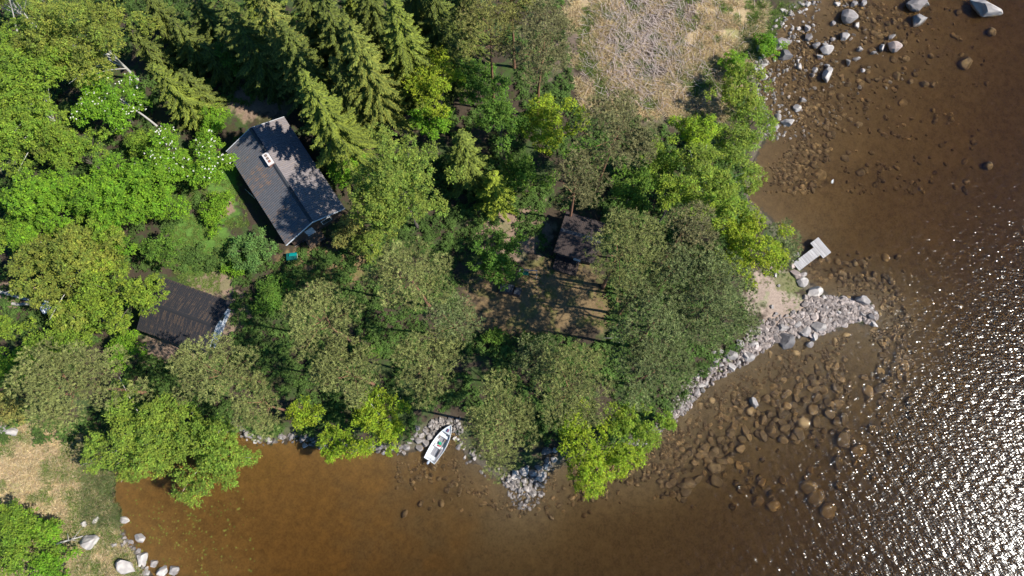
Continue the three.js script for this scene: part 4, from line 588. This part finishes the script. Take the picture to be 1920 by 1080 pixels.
// rubble and cobbles past counting
function rubble(name, label, n, seed, pick, size, mat, sink = 0.3) {
  const r = rng(seed), g = sink === 0.35 ? smoothStone(seed, 2) : stoneGeo(seed, 2, 10), list = [], m = new THREE.Matrix4(), q = new THREE.Quaternion(), e = new THREE.Euler();
  for (let i = 0, tries = 0; i < n && tries < n * 40; tries++) { const p = pick(r); if (!p) continue; let s = size(r, p); const y = groundAt(p.x, p.z); if (sink === 0.35) { s = Math.min(s, (-y - 0.05) * 0.85); if (s < 0.06) continue; } list.push([V(p.x, y + s * (0.6 - sink), p.z), s, [s * (1 + 0.7 * r()), s * (0.8 + 0.5 * r()), s * (1 + 0.7 * r())], [G(r) * 0.5, r() * 6.28, G(r) * 0.5], 0.45 + 0.95 * r() * r() + 0.2 * r(), r()]); i++; }
  const im = new THREE.InstancedMesh(g, mat, list.length); list.forEach(([p, , s, ro, k, h], i) => { q.setFromEuler(e.set(...ro)); m.compose(p, q, V(...s)); im.setMatrixAt(i, m); im.setColorAt(i, C(k, k * (0.96 + 0.04 * h), k * (0.92 + 0.08 * h))); });
  top(im, name, label, null, null, 'stuff');
}
const pxPick = (x0, x1, y0, y1, ok) => (r) => { const px = lerp(x0, x1, r()), py = lerp(y0, y1, r()), p = at(px, py, 0.1); return ok(px, py, landSide(p.x, p.z), r) ? p : null; };
rubble('spit_rubble', 'grey and pinkish rubble covering the spit', 1500, 501, pxPick(1395, 1648, 535, 690, (x, y, d, r) => d > -0.25 && (d < 0.9 + (x > 1500 ? 9 : 0) + r() * 1.8) && y > 560 - (x - 1400) * 0.02 && (x > 1505 || y > 588 - (x - 1460) * 0.25 + r() * 8)), (r) => 0.13 + 0.17 * r() * r() + (r() < 0.12 ? 0.12 : 0), rockMat.spit);
rubble('shore_rubble', 'small stones lying along the waterline of the south shore', 480, 502, pxPick(760, 1420, 640, 925, (x, y, d, r) => Math.abs(d - 0.1) < 0.4 + r() * 0.4 && noise2(x * 0.03, y * 0.03) > 0.5), (r) => 0.12 + 0.22 * r() * r(), rockMat.grey);
rubble('shore_rubble', 'grey stones heaped along the waterline of the south-east shore', 420, 510, pxPick(1255, 1450, 630, 790, (x, y, d, r) => d > -0.7 && d < 1.3), (r) => 0.14 + 0.22 * r() * r(), rockMat.spit);
rubble('point_rubble', 'small pale stones fanning into the water at the rubble point', 150, 503, pxPick(925, 1050, 862, 955, (x, y, d, r) => d < 0.8 && d > -2.6 && Math.abs(x - 985) < 52 - (y - 880) * 0.45), (r) => 0.1 + 0.16 * r() * r(), rockMat.grey);
rubble('bay_rubble', 'small stones along the waterline of the bay', 160, 504, pxPick(200, 770, 795, 1080, (x, y, d, r) => Math.abs(d) < 0.5 && (x > 420 || y > 1000)), (r) => 0.1 + 0.2 * r() * r(), rockMat.grey);
rubble('shallows_gravel', 'small stones and gravel in the top right shallows', 420, 505, pxPick(1405, 1720, 0, 260, (x, y, d, r) => d < 0.6 && r() < Math.exp(d / 4) * 0.9 && noise2(x * 0.02, y * 0.02) > 0.3), (r) => 0.09 + 0.16 * r() * r(), rockMat.pale, 0.2);
const cob = (x0, x1, y0, y1, reach) => pxPick(x0, x1, y0, y1, (x, y, d, r) => d < -0.2 && r() < Math.exp(d / reach) && noise2(x * 0.018 + 5, y * 0.018) + r() * 0.3 > 0.42);
rubble('sunken_cobbles', 'brown cobbles on the bed of the top right shallows', 1300, 506, cob(1400, 1860, 0, 360, 6), (r) => 0.13 + 0.36 * r() * r() * r(), rockMat.brown, 0.35);
rubble('sunken_cobbles', 'brown cobbles on the bed off the south-east shore', 760, 507, cob(1240, 1720, 590, 960, 4.5), (r) => 0.18 + 0.55 * r() * r(), rockMat.brown, 0.35);
rubble('sunken_cobbles', 'brown cobbles on the bed round the jetty and the spit', 260, 508, cob(1480, 1700, 470, 640, 2), (r) => 0.18 + 0.36 * r() * r(), rockMat.brown, 0.35);
rubble('sunken_cobbles', 'brown cobbles on the bed off the south shore', 500, 509, cob(740, 1280, 800, 970, 1.6), (r) => 0.14 + 0.34 * r() * r(), rockMat.brown, 0.35);
// ---------------------------------------------------------------- ground plants past counting
function tuftGeo(seed, blades, tall, wide, lay, cols) {
  const r = rng(seed), L = new Leaves(blades);
  for (let i = 0; i < blades; i++) { const a = r() * 6.283, l = lay * (0.4 + r()), c = cols[Math.floor(r() * cols.length)], v = 0.75 + 0.5 * r(), h = tall * (0.5 + 0.6 * r()); L.leaf(Math.cos(a) * wide * r(), -0.02, Math.sin(a) * wide * r(), Math.cos(a) * l, 1 - 0.6 * Math.min(1, l * 0.5), Math.sin(a) * l, G(r), 0.6, G(r), h, 0.045, c[0] * v, c[1] * v, c[2] * v); }
  return L.build();
}
const grassMat = new THREE.MeshPhysicalMaterial({ color: 0xffffff, vertexColors: true, roughness: 1, transmission: 0.25, thickness: 0, side: THREE.DoubleSide, flatShading: true, specularIntensity: 0.3 });
function scatter(name, label, geo, mat, n, seed, pick, size, lift = 0, lean = 0.25) {
  const r = rng(seed), list = []; for (let i = 0, t = 0; i < n && t < n * 30; t++) { const p = pick(r); if (!p) continue; p.y = Math.max(groundAt(p.x, p.z), lift ? 0 : -9) + lift; list.push(p); i++; }
  const im = new THREE.InstancedMesh(geo, mat, list.length), m = new THREE.Matrix4(), q = new THREE.Quaternion(), e = new THREE.Euler();
  list.forEach((p, i) => { const s = size(r); q.setFromEuler(e.set(G(r) * lean, r() * 6.283, G(r) * lean)); m.compose(p, q, V(s, s * (0.8 + 0.4 * r()), s)); im.setMatrixAt(i, m); const k = 0.7 + 0.6 * r(); im.setColorAt(i, C(k, k * (0.94 + 0.12 * r()), k)); });
  top(im, name, label, null, null, 'stuff');
}
const strawCols = [[0.66, 0.5, 0.28], [0.58, 0.43, 0.24], [0.7, 0.57, 0.36], [0.46, 0.4, 0.17]], greenCols = [[0.2, 0.3, 0.05], [0.15, 0.26, 0.04], [0.3, 0.31, 0.1]], sedgeCols = [[0.13, 0.19, 0.06], [0.17, 0.22, 0.07], [0.32, 0.28, 0.14]];
const inPx = (x0, x1, y0, y1, ok, h = 1) => (r) => { const px = lerp(x0, x1, r()), py = lerp(y0, y1, r()), p = at(px, py, h); return ok(px, py, r, landSide(p.x, p.z)) ? p : null; };
const strawTuft = tuftGeo(1, 26, 0.5, 0.18, 1.6, strawCols), greenTuft = tuftGeo(2, 22, 0.4, 0.16, 1.1, greenCols), sedgeTuft = tuftGeo(3, 24, 0.75, 0.2, 0.9, sedgeCols);
const lowMeadow = (x, y) => x < 215 - Math.max(0, (y - 960) * 0.1) + (y > 960 ? (y - 960) * 0.6 : 0) && y > 785 + x * 0.12, hiMeadow = (x, y) => x > 1055 + Math.max(0, y - 60) * 0.25 && x < 1450 - y * 0.35 && y < 225;
scatter('dry_grass', 'straw-coloured grass of the lower left meadow', strawTuft, grassMat, 3600, 601, inPx(0, 290, 785, 1080, (x, y, r, d) => lowMeadow(x, y) && d > 0.2), (r) => 0.6 + 0.7 * r());
scatter('green_grass', 'green grass patches of the lower left meadow', greenTuft, grassMat, 2400, 602, inPx(0, 290, 785, 1080, (x, y, r, d) => lowMeadow(x, y) && d > 0 && noise2(x * 0.045 + 3, y * 0.045) + (x > 110 ? 0.22 : -0.05) + r() * 0.3 > 0.7), (r) => 0.6 + 0.7 * r());
scatter('sedge', 'dark green sedge along the lower left bay shore', sedgeTuft, grassMat, 700, 603, inPx(150, 270, 820, 1050, (x, y, r, d) => d < 2.6 + r() * 2.5 && d > -0.7 && y < 985), (r) => 0.6 + 0.6 * r());
scatter('dry_grass', 'straw-coloured tussock grass of the upper meadow', strawTuft, grassMat, 4200, 604, inPx(1040, 1470, 0, 240, (x, y, r, d) => hiMeadow(x, y) && d > 0.3 && r() > 0.75 * Math.exp(-(((x - 1205) / 60) ** 2 + ((y - 80) / 80) ** 2)) && noise2(x * 0.05 + 9, y * 0.05) + noise2(x * 0.16, y * 0.16) * 0.5 > 0.72), (r) => 0.7 + 0.9 * r());
scatter('green_grass', 'green tufts of the upper meadow', greenTuft, grassMat, 1900, 605, inPx(1040, 1520, 0, 240, (x, y, r, d) => (hiMeadow(x, y) || (x > 1390 && y < 110)) && d > -0.2 && noise2(x * 0.055 + 21, y * 0.055) + (x > 1400 && y < 110 ? 0.4 : 0) > 0.62), (r) => 0.7 + 0.8 * r());
scatter('green_grass', 'lawn grass between the shed and the cabin', greenTuft, grassMat, 2600, 606, inPx(310, 470, 300, 550, (x, y, r) => noise2(x * 0.05, y * 0.05 + 8) > 0.34 && ((x - 392) / 75) ** 2 + ((y - 440) / 110) ** 2 < 1.1), (r) => 0.35 + 0.4 * r());
scatter('green_grass', 'sparse grass of the clearing and the yard', greenTuft, grassMat, 1500, 607, inPx(440, 1140, 430, 660, (x, y, r) => noise2(x * 0.03, y * 0.03 + 2) > 0.58), (r) => 0.3 + 0.35 * r());
{ // fallen reeds of the upper meadow
  const L = new Leaves(3), r = rng(5); for (const a of [0, 2.1, 4.2]) L.leaf(-0.8, Math.cos(a) * 0.012, Math.sin(a) * 0.012, 1, 0, 0, 0, Math.cos(a), Math.sin(a), 1.6, 0.055, 0.68, 0.58, 0.5);
  const geo = L.build(), n = 1900, im = new THREE.InstancedMesh(geo, grassMat, n), m = new THREE.Matrix4(), q = new THREE.Quaternion(), e = new THREE.Euler(), pick = inPx(1090, 1420, 0, 215, (x, y, rr, d) => d > 0.3 && hiMeadow(x, y) && rr() < Math.exp(-(((x - 1205) / 75) ** 2 + ((y - 80) / 85) ** 2)) + 0.08);
  for (let i = 0; i < n;) { const p = pick(r); if (!p) continue; p.y = groundAt(p.x, p.z) + 0.05 + r() * 0.3; q.setFromEuler(e.set(0, -0.9 + G(r) * 1.5, G(r) * 0.25)); const s = 0.5 + r() * 0.9; m.compose(p, q, V(s, 1, 1)); im.setMatrixAt(i, m); const k = 0.6 + 0.5 * r(); im.setColorAt(i, C(k, k * 0.97, k)); i++; }
  top(im, 'fallen_reeds', 'bleached fallen reeds matted on the upper meadow', null, null, 'stuff');
}
{ // low leafy undergrowth on the forest floor
  const L = new Leaves(60), r = rng(8); for (let i = 0; i < 34; i++) { const v = 0.7 + 0.6 * r(); L.leaf(G(r) * 0.4, 0.1 + r() * 0.4, G(r) * 0.4, G(r), G(r) * 0.4, G(r), G(r) * 0.5, 1, G(r) * 0.5, 0.2, 0.15, 0.1 * v, 0.175 * v, 0.03 * v); }
  const geo = L.build(); scatter('undergrowth', 'low leafy undergrowth of the forest floor', geo, M.leaf, 9500, 608, inPx(-40, 1400, -20, 830, (x, y, r2, d) => d > 0.6 && noise2(x * 0.022 + 4, y * 0.022) > 0.28 && !hiMeadow(x, y) && !(x > 775 && x < 890 && y > 770) && !(x > 860 && x < 1140 && y > 470 && y < 630) && !(Math.abs(x - 540) < 150 && y > 200 && y < 470) && !(x > 240 && x < 440 && y > 510 && y < 670) && !(x > 1020 && x < 1130 && y > 390 && y < 520)), (r2) => 0.6 + 0.8 * r2());
}
{ // floating leaves of water plants in the bay
  const L = new Leaves(6), r = rng(9); for (let i = 0; i < 5; i++) { const a = i * 1.26 + r(); L.leaf(0, 0, 0, Math.cos(a), 0.1, Math.sin(a), 0, 1, 0, 0.2 + 0.1 * r(), 0.1, 0.22, 0.25, 0.045); }
  scatter('pondweed', 'scattered yellow-green water plants floating in the brown bay', L.build(), grassMat, 300, 609, inPx(205, 480, 850, 1085, (x, y, r2, d) => d < -0.3 && r2() < 1.15 - Math.hypot((x - 340) / 150, (y - 1000) / 130), 0), (r2) => 0.3 + 0.5 * r2(), 0.015, 0.05);
}
scatter('green_grass', 'mossy tufts on the gravel at the root of the spit', greenTuft, grassMat, 240, 611, inPx(1425, 1515, 490, 590, (x, y, r2, d) => d > 0.4 && noise2(x * 0.08, y * 0.08) > 0.45), (r2) => 0.2 + 0.3 * r2());
renderer.render(scene, camera);
